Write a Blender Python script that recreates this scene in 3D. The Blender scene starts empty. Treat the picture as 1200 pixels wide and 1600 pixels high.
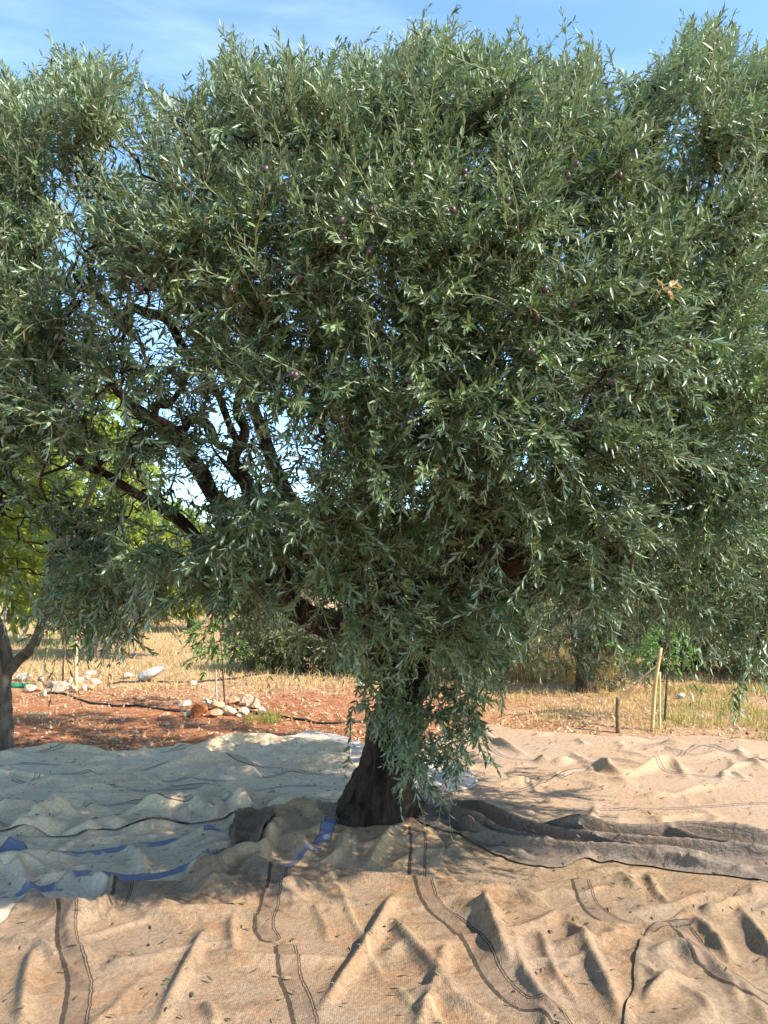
import bpy, bmesh, math, random
import numpy as np
from mathutils import Vector

R = np.random.default_rng(7)
random.seed(7)
C = bpy.context.scene.collection
F = 1209.0                       # focal length in pixels of the 1200 x 1600 photograph
TILT = math.atan(100 / F)
EYE = np.array([0.0, 0.0, 1.5])
ct, st = math.cos(TILT), math.sin(TILT)

# ------------------------------------------------------------------ camera maths
def ray(px, py):
    x = (np.asarray(px, float) - 600) / F
    y = -(np.asarray(py, float) - 800) / F
    return np.stack([x, ct - y * st, st + y * ct], -1)

def at(px, py, Y):
    d = ray(px, py)
    return EYE + d * (np.asarray(Y, float) / d[..., 1])[..., None]

def gnd(px, py, z=0.0):
    d = ray(px, py)
    t = (z - EYE[2]) / d[..., 2]
    return EYE + d * t[..., None]

def proj(P):
    v = P - EYE
    zc = v[..., 1] * ct + v[..., 2] * st
    yc = -v[..., 1] * st + v[..., 2] * ct
    return 600 + F * v[..., 0] / zc, 800 - F * yc / zc

# ------------------------------------------------------------------ noise
_P = R.permutation(512)
_P = np.concatenate([_P, _P, _P])
_G = R.uniform(-1, 1, 2048)
def _h(i, j, k=0):
    return _G[_P[(_P[(_P[i & 511] + j) & 511] + k) & 511]]
def noise2(x, y, s=0):
    xi = np.floor(x).astype(int); yi = np.floor(y).astype(int)
    fx = x - xi; fy = y - yi
    u = fx * fx * fx * (fx * (fx * 6 - 15) + 10); v = fy * fy * fy * (fy * (fy * 6 - 15) + 10)
    a = _h(xi, yi, s); b = _h(xi + 1, yi, s); c = _h(xi, yi + 1, s); d = _h(xi + 1, yi + 1, s)
    return a + (b - a) * u + (c - a) * v + (a - b - c + d) * u * v
def fbm(x, y, o=4, s=0):
    r = 0; a = 1; n = 0
    for i in range(o):
        r = r + a * noise2(x * 2 ** i + 17.3 * i, y * 2 ** i - 9.1 * i, s + i); n += a; a *= .5
    return r / n
def noise3(P, f, s=0):
    return (noise2(P[..., 0] * f, P[..., 1] * f + P[..., 2] * f * .7, s) + noise2(P[..., 2] * f, P[..., 0] * f * .6 - P[..., 1] * f, s + 3)
            + noise2(P[..., 1] * f, P[..., 2] * f, s + 7)) / 2
def sstep(a, b, x):
    t = np.clip((x - a) / (b - a), 0, 1)
    return t * t * (3 - 2 * t)
def unit(v):
    return v / np.maximum(np.linalg.norm(v, axis=-1, keepdims=True), 1e-9)

# ------------------------------------------------------------------ objects
WORLD = {}
def wloc(o):
    return WORLD.get(o.name, np.zeros(3)) if o else np.zeros(3)
def place(o, loc, parent):
    WORLD[o.name] = np.array(loc, float)
    if parent:
        o.parent = parent
        o.location = Vector(loc - wloc(parent))
    else:
        o.location = Vector(loc)
def tag(o, label=None, cat=None, group=None, kind=None):
    if label: o['label'] = label
    if cat: o['category'] = cat
    if group: o['group'] = group
    if kind: o['kind'] = kind
    return o
def thing(name, loc, label, cat, group=None):
    o = bpy.data.objects.new(name, None); C.objects.link(o)
    o.empty_display_size = .2
    place(o, np.array(loc, float), None)
    return tag(o, label, cat, group)
def mesh_np(name, V, faces, mat, attrs=None, smooth=True):
    """faces: (n,4) or (n,3) int array or list of such arrays"""
    if not isinstance(faces, list): faces = [faces]
    me = bpy.data.meshes.new(name)
    me.vertices.add(len(V)); me.vertices.foreach_set('co', np.asarray(V, np.float32).ravel())
    loops = np.concatenate([f.ravel() for f in faces]).astype(np.int32)
    tot = np.concatenate([np.full(len(f), f.shape[1]) for f in faces]).astype(np.int32)
    start = np.concatenate([[0], np.cumsum(tot)[:-1]]).astype(np.int32)
    me.loops.add(len(loops)); me.loops.foreach_set('vertex_index', loops)
    me.polygons.add(len(tot)); me.polygons.foreach_set('loop_start', start); me.polygons.foreach_set('loop_total', tot)
    me.polygons.foreach_set('use_smooth', np.full(len(tot), smooth))
    for k, a in (attrs or {}).items():
        at_ = me.attributes.new(k, 'FLOAT', 'POINT'); at_.data.foreach_set('value', np.asarray(a, np.float32))
    me.update(calc_edges=True); me.validate()
    if mat: me.materials.append(mat)
    return me
def obj(name, V, faces, mat, parent=None, attrs=None, smooth=True, origin=None, mat2=None, n1=0):
    V = np.asarray(V, float)
    if origin is None:
        origin = np.array([*(V[:, :2].min(0) + V[:, :2].max(0)) / 2, V[:, 2].min()])
    me = mesh_np(name, V - origin, faces, mat, attrs, smooth)
    if mat2:
        me.materials.append(mat2); me.polygons.foreach_set('material_index', (np.arange(len(me.polygons)) >= n1).astype(np.int32))
    o = bpy.data.objects.new(name, me); C.objects.link(o)
    place(o, np.array(origin, float), parent)
    return o
class MB:
    """collects several pieces into ONE mesh"""
    def __init__(s): s.V = []; s.Q = []; s.T = []; s.n = 0; s.A = {}
    def add(s, V, Q=None, T=None, **attrs):
        V = np.asarray(V, float)
        if Q is not None and len(Q): s.Q.append(np.asarray(Q) + s.n)
        if T is not None and len(T): s.T.append(np.asarray(T) + s.n)
        s.V.append(V); s.n += len(V)
        for k, a in attrs.items(): s.A.setdefault(k, []).append(np.broadcast_to(a, len(V)).astype(float))
    def build(s, name, mat, parent=None, smooth=True, origin=None):
        f = []
        if s.Q: f.append(np.concatenate(s.Q))
        if s.T: f.append(np.concatenate(s.T))
        return obj(name, np.concatenate(s.V), f, mat, parent, {k: np.concatenate(v) for k, v in s.A.items()}, smooth, origin)

def catmull(P, n):
    P = np.asarray(P, float)
    Q = np.concatenate([[2 * P[0] - P[1]], P, [2 * P[-1] - P[-2]]])
    out = []
    for i in range(len(P) - 1):
        t = np.linspace(0, 1, n, endpoint=False)[:, None]
        a, b, c, d = Q[i:i + 4]
        out.append(.5 * (2 * b + (c - a) * t + (2 * a - 5 * b + 4 * c - d) * t * t + (-a + 3 * b - 3 * c + d) * t ** 3))
    out.append(P[-1:])
    return np.concatenate(out)

def tube(path, rad, sides=10, bumps=0., bf=6., seed=0, ridges=0, cap=True):
    """tapered tube with knobbly bark relief; returns V, Q, T"""
    path = np.asarray(path, float); n = len(path)
    rad = np.broadcast_to(rad, n)
    T = unit(np.gradient(path, axis=0))
    N = np.zeros_like(T); ref = np.array([1., 0, 0]) if abs(T[0, 0]) < .8 else np.array([0, 1., 0])
    N[0] = unit(ref - T[0] * (ref @ T[0]))
    for i in range(1, n): N[i] = unit(N[i - 1] - T[i] * (N[i - 1] @ T[i]))
    B = np.cross(T, N)
    a = np.linspace(0, 2 * math.pi, sides, endpoint=False)
    dirs = N[:, None] * np.cos(a)[None, :, None] + B[:, None] * np.sin(a)[None, :, None]
    r = rad[:, None] * np.ones(sides)
    V = path[:, None] + dirs * r[..., None]
    if bumps:
        m = noise3(V, bf, seed) * .6 + noise3(V, bf * 2.7, seed + 5) * .35
        r = r * (1 + bumps * m)
        if ridges:
            s = np.concatenate([[0], np.cumsum(np.linalg.norm(np.diff(path, axis=0), axis=1))])
            ph = a[None] * ridges + 1.4 * noise2(s[:, None] * 3 + 0 * a[None], a[None] * 1.5, seed)
            r = r * (1 + bumps * .45 * np.abs(np.sin(ph)) - bumps * .2)
        V = path[:, None] + dirs * r[..., None]
    V = V.reshape(-1, 3)
    i = np.arange(n - 1)[:, None] * sides; j = np.arange(sides)[None]; k = (j + 1) % sides
    Q = np.stack([i + j, i + k, i + sides + k, i + sides + j], -1).reshape(-1, 4)
    if cap:
        V = np.concatenate([V, [path[0], path[-1]]])
        c0, c1 = len(V) - 2, len(V) - 1
        jj = np.arange(sides); kk = (jj + 1) % sides
        Tr = np.concatenate([np.stack([jj * 0 + c0, kk, jj], -1), np.stack([jj * 0 + c1, (n - 1) * sides + jj, (n - 1) * sides + kk], -1)])
    else: Tr = np.zeros((0, 3), int)
    return V, Q, Tr

# ------------------------------------------------------------------ materials
def new_mat(name):
    m = bpy.data.materials.new(name); m.use_nodes = True
    nt = m.node_tree; nt.nodes.clear()
    return m, nt
class NG:
    def __init__(s, nt): s.nt = nt
    def n(s, t, **kw):
        x = s.nt.nodes.new(t)
        ins = kw.pop('ins', {})
        for k, v in kw.items(): setattr(x, k, v)
        for k, v in ins.items(): s.set(x.inputs[k], v)
        return x
    def set(s, sock, v):
        if isinstance(v, bpy.types.NodeSocket): s.nt.links.new(v, sock)
        elif isinstance(v, (tuple, list)) and len(v) == 3 and sock.type == 'RGBA': sock.default_value = (*v, 1)
        else: sock.default_value = v
    def math(s, op, a, b=None, c=None, clamp=False):
        x = s.n('ShaderNodeMath', operation=op, use_clamp=clamp)
        s.set(x.inputs[0], a)
        if b is not None: s.set(x.inputs[1], b)
        if c is not None: s.set(x.inputs[2], c)
        return x.outputs[0]
    def mix(s, f, a, b, blend='MIX'):
        x = s.n('ShaderNodeMix', data_type='RGBA', blend_type=blend)
        s.set(x.inputs[0], f); s.set(x.inputs[6], a); s.set(x.inputs[7], b)
        return x.outputs[2]
    def ramp(s, f, a, b):
        x = s.n('ShaderNodeMapRange', interpolation_type='SMOOTHSTEP'); s.set(x.inputs[0], f)
        x.inputs[1].default_value = a; x.inputs[2].default_value = b
        return x.outputs[0]
    def noise(s, vec, scale, detail=4, rough=.55, dist=0.):
        x = s.n('ShaderNodeTexNoise'); s.set(x.inputs['Vector'], vec)
        x.inputs['Scale'].default_value = scale; x.inputs['Detail'].default_value = detail
        x.inputs['Roughness'].default_value = rough; x.inputs['Distortion'].default_value = dist
        return x.outputs['Fac']
    def attr(s, name): return s.n('ShaderNodeAttribute', attribute_name=name).outputs['Fac']
    def obj(s): return s.n('ShaderNodeTexCoord').outputs['Object']
    def scaled(s, v, sc):
        x = s.n('ShaderNodeMapping'); s.set(x.inputs['Vector'], v); x.inputs['Scale'].default_value = sc
        return x.outputs[0]
    def bump(s, h, strength, dist, normal=None):
        x = s.n('ShaderNodeBump'); s.set(x.inputs['Height'], h); x.inputs['Strength'].default_value = strength; x.inputs['Distance'].default_value = dist
        if normal is not None: s.set(x.inputs['Normal'], normal)
        return x.outputs[0]
    def out(s, sh):
        o = s.n('ShaderNodeOutputMaterial'); s.nt.links.new(sh, o.inputs[0])
    def pbr(s, col, rough=.9, normal=None, spec=.3):
        x = s.n('ShaderNodeBsdfPrincipled'); s.set(x.inputs['Base Color'], col); s.set(x.inputs['Roughness'], rough)
        x.inputs['Specular IOR Level'].default_value = spec
        if normal is not None: s.set(x.inputs['Normal'], normal)
        return x.outputs[0]

def leaf_mat(name, top_a, top_b, under, trans=.25, rough=.42, spec=.5, odd=None, odd_at=.97):
    m, nt = new_mat(name); g = NG(nt)
    r = g.attr('rnd')
    col = g.mix(g.ramp(r, 0, .9), top_a, top_b)
    if odd: col = g.mix(g.math('GREATER_THAN', r, odd_at), col, odd)
    back = g.n('ShaderNodeNewGeometry').outputs['Backfacing']
    colu = g.mix(g.ramp(g.attr('rnd'), 0, 1), under, tuple(c * 1.25 for c in under))
    c2 = g.mix(back, col, colu)
    p = g.pbr(c2, rough, None, spec)
    t = g.n('ShaderNodeBsdfTranslucent'); g.set(t.inputs[0], g.mix(.5, c2, (top_b[0] * 1.6, top_b[1] * 1.7, top_b[2] * .6)))
    mx = g.n('ShaderNodeMixShader'); mx.inputs[0].default_value = trans
    nt.links.new(p, mx.inputs[1]); nt.links.new(t.outputs[0], mx.inputs[2])
    g.out(mx.outputs[0]); return m
def bark_mat(name, a, b, scale=14, stretch=.25):
    m, nt = new_mat(name); g = NG(nt)
    o = g.obj(); v = g.scaled(o, (1, 1, stretch))
    n1 = g.noise(v, scale, 6, .65, .6); n2 = g.noise(o, scale * .25, 3)
    n3 = g.noise(v, scale * 5, 4, .7)
    col = g.mix(g.ramp(n1, .35, .68), a, b)
    col = g.mix(g.math('MULTIPLY', g.ramp(n2, .5, .75), .45), col, tuple(min(1, x * 1.9) for x in b))
    h = g.math('ADD', g.math('MULTIPLY', n1, 1.), g.math('MULTIPLY', n3, .3))
    g.out(g.pbr(col, .92, g.bump(h, 1., .03), .15)); return m
def plain_mat(name, a, b, scale=20, rough=.85, bump=.4, spec=.25, dist=.01):
    m, nt = new_mat(name); g = NG(nt)
    o = g.obj(); n1 = g.noise(o, scale, 5, .6); n2 = g.noise(o, scale * 4, 4, .6)
    col = g.mix(g.ramp(n1, .3, .7), a, b)
    g.out(g.pbr(col, rough, g.bump(g.math('ADD', n1, g.math('MULTIPLY', n2, .4)), bump, dist), spec)); return m

def cloth_mat(name, base, dark, warm, band=(.30, .245, .225), line=(.045, .036, .030), blue=(.13, .16, .27), worn=.55, seam=(.62, .5, .36), bumpk=1., pleat=0., stain=.6):
    m, nt = new_mat(name); g = NG(nt)
    o = g.obj()
    big = g.noise(o, 2.2, 5, .62, .8); mid = g.noise(o, 9, 6, .68, .6); fine = g.noise(o, 60, 5, .7)
    grain = g.noise(o, 340, 2, .7)
    col = g.mix(g.ramp(big, .38, .68), base, warm)
    col = g.mix(g.math('MULTIPLY', g.ramp(mid, .5, .72), worn), col, dark)
    spots = g.noise(o, 5.1, 6, .75, 1.4)
    col = g.mix(g.math('MULTIPLY', g.ramp(spots, .62, .72), .5), col, tuple(c * .62 for c in dark))
    blot = g.noise(o, 3.6, 8, .72, 1.3)
    col = g.mix(g.math('MULTIPLY', g.ramp(blot, .50, .56), stain), col, tuple(c * 1.05 for c in dark))
    blot2 = g.noise(g.scaled(o, (1, 1.8, 1)), 6.1, 7, .78, .6)
    col = g.mix(g.math('MULTIPLY', g.ramp(blot2, .50, .57), stain), col, (warm[0] * 1.0, warm[1] * .76, warm[2] * .55))
    col = g.mix(g.math('MULTIPLY', g.ramp(g.noise(o, 1.7, 6, .7, .8), .47, .60), .45), col, tuple(.5 * (base[0] + base[1]) * k_ for k_ in (.95, .86, .74)))
    f2 = g.ramp(fine, .25, .75)
    col = g.mix(g.math('MULTIPLY', g.ramp(g.noise(o, 14, 5, .7, 2.), .45, .62), .35), col, tuple(min(1, c * 1.3) for c in base))
    col = g.mix(.38, col, g.mix(g.ramp(grain, .36, .64), tuple(c * .45 for c in dark), tuple(min(1, c * 1.45) for c in base)))
    col = g.mix(.32, col, g.mix(f2, tuple(c * .5 for c in dark), tuple(min(1, c * 1.25) for c in base)))
    # woven stripes: distance (m) across each stripe is stored on the mesh
    wob = g.math('MULTIPLY', g.math('SUBTRACT', g.noise(o, 35, 3), .5), .012)
    d1 = g.math('ADD', g.attr('band_d'), wob)
    d1 = g.math('MULTIPLY', d1, 1.3)
    def near(d, c, w): return g.math('COMPARE', d, c, w)
    fade = g.ramp(g.noise(o, 26, 3, .7), .2, .38)
    inb = g.math('MULTIPLY', near(d1, 0., .042), g.math('MULTIPLY', g.ramp(mid, .2, .6), .55))
    col = g.mix(inb, col, band)
    ln = g.math('MAXIMUM', near(d1, .049, .011), g.math('MAXIMUM', near(d1, -.043, .0032), near(d1, -.054, .0032)))
    col = g.mix(g.math('MULTIPLY', ln, g.math('MULTIPLY', fade, .9)), col, line)
    d2 = g.math('ADD', g.attr('blue_d'), wob)
    bmask = g.ramp(g.noise(o, 5.5, 3, .6, .5), .41, .48)
    col = g.mix(g.math('MULTIPLY', near(d2, 0., .034), g.math('MULTIPLY', bmask, .92)), col, blue)
    col = g.mix(g.math('MULTIPLY', g.math('MAXIMUM', near(d2, .036, .003), near(d2, -.036, .003)), g.math('MULTIPLY', bmask, .8)), col, line)
    d3 = g.math('ADD', g.attr('line_d'), g.math('MULTIPLY', wob, .5))
    col = g.mix(g.math('MULTIPLY', near(d3, 0., .016), .5), col, tuple(b * .9 for b in band))
    col = g.mix(g.math('MULTIPLY', g.math('MAXIMUM', near(d3, .018, .0035), near(d3, -.018, .0035)), g.math('MULTIPLY', fade, .9)), col, line)
    d4 = g.attr('seam_d')
    col = g.mix(g.math('MULTIPLY', near(d4, 0., .011), .75), col, seam)
    wx = g.n('ShaderNodeTexWave', wave_type='BANDS', bands_direction='X', ins={'Vector': o, 'Scale': 42., 'Distortion': 2.2, 'Detail': 2., 'Detail Scale': 6.}).outputs['Fac']
    wy = g.n('ShaderNodeTexWave', wave_type='BANDS', bands_direction='Y', ins={'Vector': o, 'Scale': 36., 'Distortion': 2.2, 'Detail': 2., 'Detail Scale': 6.}).outputs['Fac']
    weave = g.math('MULTIPLY', wx, wy)
    col = g.mix(g.math('MULTIPLY', g.math('SUBTRACT', 1., weave), .22), col, tuple(c * .55 for c in dark))
    wr = g.noise(g.scaled(o, (1, 1.6, 1)), 18, 6, .72, 1.2)
    cr1 = g.math('ABSOLUTE', g.math('SUBTRACT', g.noise(o, 6.5, 3, .5, 1.3), .5)); cr2 = g.math('ABSOLUTE', g.math('SUBTRACT', g.noise(g.scaled(o, (1.4, 1, 1)), 15, 3, .5, 1.), .5))
    crs = g.math('ADD', g.math('MULTIPLY', g.math('MINIMUM', cr1, .10), 2.2), g.math('MULTIPLY', g.math('MINIMUM', cr2, .08), 1.2))
    wr = g.math('ADD', wr, crs)
    if pleat: wr = g.math('ADD', wr, g.math('MULTIPLY', g.noise(g.scaled(o, (1.2, 11, 6)), 2.2, 5, .62, .8), 5. * pleat))
    h = g.math('ADD', g.math('MULTIPLY', wr, 1.), g.math('ADD', g.math('MULTIPLY', fine, .22), g.math('ADD', g.math('MULTIPLY', grain, .06), g.math('MULTIPLY', weave, .10))))
    g.out(g.pbr(col, .95, g.bump(h, .5 * bumpk, .02), .1)); return m

M = {}
M['olive_leaf'] = leaf_mat('olive_leaf', (.016, .046, .016), (.142, .207, .078), (.23, .30, .19), .18, .42, .5, odd=(.30, .26, .10), odd_at=.988)
M['twig'] = plain_mat('twig', (.20, .17, .09), (.30, .28, .15), 40, .8, .3)
M['olive_bark'] = bark_mat('olive_bark', (.016, .011, .008), (.070, .045, .030))
M['limb_bark'] = bark_mat('limb_bark', (.020, .015, .011), (.088, .060, .043))
M['olive_fruit'] = plain_mat('olive_fruit', (.030, .015, .022), (.10, .058, .068), 60, .4, .1, .5)
M['dry_leaf'] = leaf_mat('dry_leaf', (.30, .17, .08), (.55, .38, .22), (.5, .34, .2), .2, .7, .2)

# ------------------------------------------------------------------ world, sun, camera
SUN_EL, SUN_AZ = math.radians(39), math.atan2(.93, -.40)      # azimuth clockwise from +Y
sc = bpy.context.scene
w = bpy.data.worlds.new('World'); sc.world = w; w.use_nodes = True
nt = w.node_tree; nt.nodes.clear(); g = NG(nt)
sky = g.n('ShaderNodeTexSky', sky_type='NISHITA', sun_disc=False)
sky.sun_elevation = SUN_EL; sky.sun_rotation = SUN_AZ
sky.air_density = 1.0; sky.dust_density = .4; sky.ozone_density = 1.5; sky.altitude = 100
gen = g.n('ShaderNodeTexCoord').outputs['Generated']
cl = g.noise(g.scaled(gen, (1.0, 1.6, 4.0)), 1.3, 8, .55, .5)
cl2 = g.noise(g.scaled(gen, (2, 2, 9)), 4.0, 6, .6, .4)
fac = g.math('MULTIPLY', g.ramp(g.math('ADD', g.math('MULTIPLY', cl, .8), g.math('MULTIPLY', cl2, .2)), .48, .85), .22)
skc = g.mix(1., sky.outputs[0], (.78, .93, 1.0), 'MULTIPLY')
col = g.mix(fac, skc, (7.0, 7.6, 8.2))
bg = g.n('ShaderNodeBackground'); g.set(bg.inputs[0], col); bg.inputs[1].default_value = .13
wo = g.n('ShaderNodeOutputWorld'); nt.links.new(bg.outputs[0], wo.inputs[0])
sl = bpy.data.lights.new('sun', 'SUN'); sl.energy = 3.3; sl.angle = math.radians(.6); sl.color = (1, .93, .80)
so = bpy.data.objects.new('sun', sl); C.objects.link(so)
sdir = Vector((math.sin(SUN_AZ) * math.cos(SUN_EL), math.cos(SUN_AZ) * math.cos(SUN_EL), math.sin(SUN_EL)))
so.rotation_euler = sdir.to_track_quat('Z', 'Y').to_euler(); so.location = sdir * 30
cam = bpy.data.cameras.new('camera'); co = bpy.data.objects.new('camera', cam); C.objects.link(co)
co.location = Vector(EYE); co.rotation_euler = (math.pi / 2 + TILT, 0, 0)
cam.sensor_fit = 'VERTICAL'; cam.sensor_height = 36; cam.lens = 36 * F / 1600; cam.clip_end = 2000; cam.clip_start = .05
sc.camera = co
sc.view_settings.view_transform = 'Standard'; sc.view_settings.look = 'None'; sc.view_settings.exposure = 1.75; sc.view_settings.gamma = 1
sc.cycles.max_bounces = 6; sc.cycles.diffuse_bounces = 4; sc.cycles.transmission_bounces = 4

# ------------------------------------------------------------------ ground
def ground_z(x, y):
    k = sstep(5.5, 8, y)
    return .035 * fbm(x * .9, y * .9, 3, 2) * k + k * .018 * fbm(x * 6, y * 6, 4, 9) + .0018 * np.maximum(y - 12, 0) ** 1.35 * .6
def axis(fine0, fine1, step, far0, far1, grow=1.16):
    a = list(np.arange(fine0, fine1, step)); s = step
    hi = a[-1]
    while hi < far1: s *= grow; hi += s; a.append(hi)
    s = step; lo = a[0]
    while lo > far0: s *= grow; lo -= s; a.insert(0, lo)
    return np.array(a)
xs = axis(-5.5, 5.5, .035, -400, 400); ys = axis(6.2, 12.5, .035, -60, 600)
X, Yg = np.meshgrid(xs, ys, indexing='ij')
nx, ny = X.shape
i = np.arange(nx - 1)[:, None] * ny; j = np.arange(ny - 1)[None]
GQ = np.stack([i + j, i + ny + j, i + ny + j + 1, i + j + 1], -1).reshape(-1, 4)
m, nt = new_mat('soil'); g = NG(nt)
pos = g.n('ShaderNodeNewGeometry').outputs['Position']
sep = g.n('ShaderNodeSeparateXYZ'); g.set(sep.inputs[0], pos)
n_big = g.noise(pos, .8, 5, .6, .5); n_mid = g.noise(pos, 6, 6, .7, .5); n_fine = g.noise(pos, 45, 5, .75)
red = g.mix(g.ramp(n_mid, .35, .65), (.28, .098, .042), (.47, .20, .095))
straw = g.mix(g.ramp(n_fine, .3, .7), (.32, .20, .10), (.60, .43, .25))
far = g.ramp(g.math('ADD', sep.outputs[1], g.math('MULTIPLY', g.math('SUBTRACT', n_big, .5), 6)), 8.6, 12.)
right = g.ramp(g.math('ADD', sep.outputs[0], g.math('MULTIPLY', g.math('SUBTRACT', n_big, .5), 3)), .3, 2.2)
dry = g.math('MAXIMUM', far, g.math('MULTIPLY', right, .75))
dry = g.math('MULTIPLY', dry, g.math('ADD', .45, g.math('MULTIPLY', g.ramp(n_mid, .3, .6), .55)), clamp=True)
colr = g.mix(dry, red, straw)
colr = g.mix(g.math('MULTIPLY', g.ramp(n_fine, .58, .75), .55), colr, (.50, .33, .19))
colr = g.mix(g.math('MULTIPLY', g.ramp(g.noise(pos, 17, 5, .75, 1.), .56, .7), .6), colr, (.10, .042, .025))
hh = g.math('ADD', n_mid, g.math('MULTIPLY', n_fine, .5))
g.out(g.pbr(colr, .97, g.bump(hh, .9, .05), .1)); M['soil'] = m
tag(obj('ground', np.stack([X, Yg, ground_z(X, Yg)], -1).reshape(-1, 3), GQ, M['soil'], origin=np.zeros(3)), kind='structure')

# ------------------------------------------------------------------ cloths spread on the ground
def poly_sd(poly, x, y):
    """signed distance to a polygon, positive inside, and the nearest boundary point"""
    best = np.full(x.shape, 1e9); nxp = np.zeros(x.shape); nyp = np.zeros(x.shape); ins = np.zeros(x.shape, bool)
    for (ax, ay), (bx, by) in zip(poly, np.roll(poly, -1, 0)):
        ex, ey = bx - ax, by - ay
        t = np.clip(((x - ax) * ex + (y - ay) * ey) / (ex * ex + ey * ey + 1e-12), 0, 1)
        qx, qy = ax + t * ex, ay + t * ey
        d = np.hypot(x - qx, y - qy); k = d < best
        best = np.where(k, d, best); nxp = np.where(k, qx, nxp); nyp = np.where(k, qy, nyp)
        c = ((ay > y) != (by > y)) & (x < (bx - ax) * (y - ay) / (by - ay + 1e-12) + ax)
        ins ^= c
    return np.where(ins, best, -best), nxp, nyp
def line_sd(lines, x, y):
    best = np.full(x.shape, 9.)
    for L in lines:
        for k in range(len(L) - 1):
            ax, ay = L[k]; ex, ey = L[k + 1] - L[k]; ll = math.hypot(ex, ey)
            t = ((x - ax) * ex + (y - ay) * ey) / (ll * ll)
            over = np.zeros_like(t)
            if k == 0: over += np.maximum(-t, 0) * ll
            if k == len(L) - 2: over += np.maximum(t - 1, 0) * ll
            tc = np.clip(t, 0, 1)
            d = np.hypot(x - ax - tc * ex, y - ay - tc * ey)
            sgn = np.where((x - ax) * ey - (y - ay) * ex > 0, 1., -1.)
            d = d + over * 20
            best = np.where(d < np.abs(best), d * sgn, best)
    return best
def line_t(L, x, y):
    """distance to one polyline and position 0..1 along it"""
    best = np.full(x.shape, 9.); tt = np.zeros(x.shape)
    seg = np.hypot(*np.diff(L, axis=0).T); cum = np.concatenate([[0], np.cumsum(seg)])
    for k in range(len(L) - 1):
        ax, ay = L[k]; ex, ey = L[k + 1] - L[k]
        t = np.clip(((x - ax) * ex + (y - ay) * ey) / (seg[k] ** 2), 0, 1)
        d = np.hypot(x - ax - t * ex, y - ay - t * ey); u = d < best
        best = np.where(u, d, best); tt = np.where(u, (cum[k] + t * seg[k]) / cum[-1], tt)
    return best, tt
TRUNK = gnd(592, 1300)
def base_z(x, y):
    r = np.hypot(x - TRUNK[0], y - TRUNK[1])
    return .03 + .035 * (fbm(x * .8, y * .8, 2, 31) + .5) + .07 * np.exp(-(r / .55) ** 2)
def tri(t):
    f = np.abs((t % 1) * 2 - 1)
    return 1 - np.sqrt(f * f + .006)
def crumple(x, y, seed, amp, bias=None, n=16, f0=1.2, f1=7.):
    rr = np.random.default_rng(seed); h = np.zeros(x.shape)
    for k in range(n):
        th = rr.uniform(0, math.pi) if bias is None else rr.normal(bias, .5)
        f = math.exp(rr.uniform(math.log(f0), math.log(f1)))
        wp = .55 * noise2(x * f * .6 + k * 3.1, y * f * .6, seed + k)
        ph = (x * math.cos(th) + y * math.sin(th)) * f + wp + rr.uniform(0, 1)
        mk = sstep(-.05, .45, noise2(x * f * .45 + 7.7 * k, y * f * .45 - 3.3 * k, seed + 40 + k))
        h += tri(ph) * mk * amp / f ** .8
    return h
CLOTH_POLYS = []
def px_poly(pts, jit, seed):
    P = gnd(*np.array(pts, float).T, z=.04)[:, :2]
    out = []
    for a, b in zip(P, np.roll(P, -1, 0)):
        n = max(2, int(np.hypot(*(b - a)) / .05))
        for t in np.linspace(0, 1, n, endpoint=False): out.append(a + (b - a) * t)
    out = np.array(out)
    # round the corners, then let the edge wander
    for _ in range(3): out = (np.roll(out, 1, 0) + out * 2 + np.roll(out, -1, 0)) / 4
    out[:, 0] += jit * noise2(out[:, 0] * 4, out[:, 1] * 4, seed); out[:, 1] += jit * noise2(out[:, 0] * 4 + 9, out[:, 1] * 4, seed + 1)
    return out
def px_line(pts, z=.05):
    a = catmull(np.array(pts, float), 6)
    return gnd(a[:, 0], a[:, 1], z=z)[:, :2]

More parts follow.
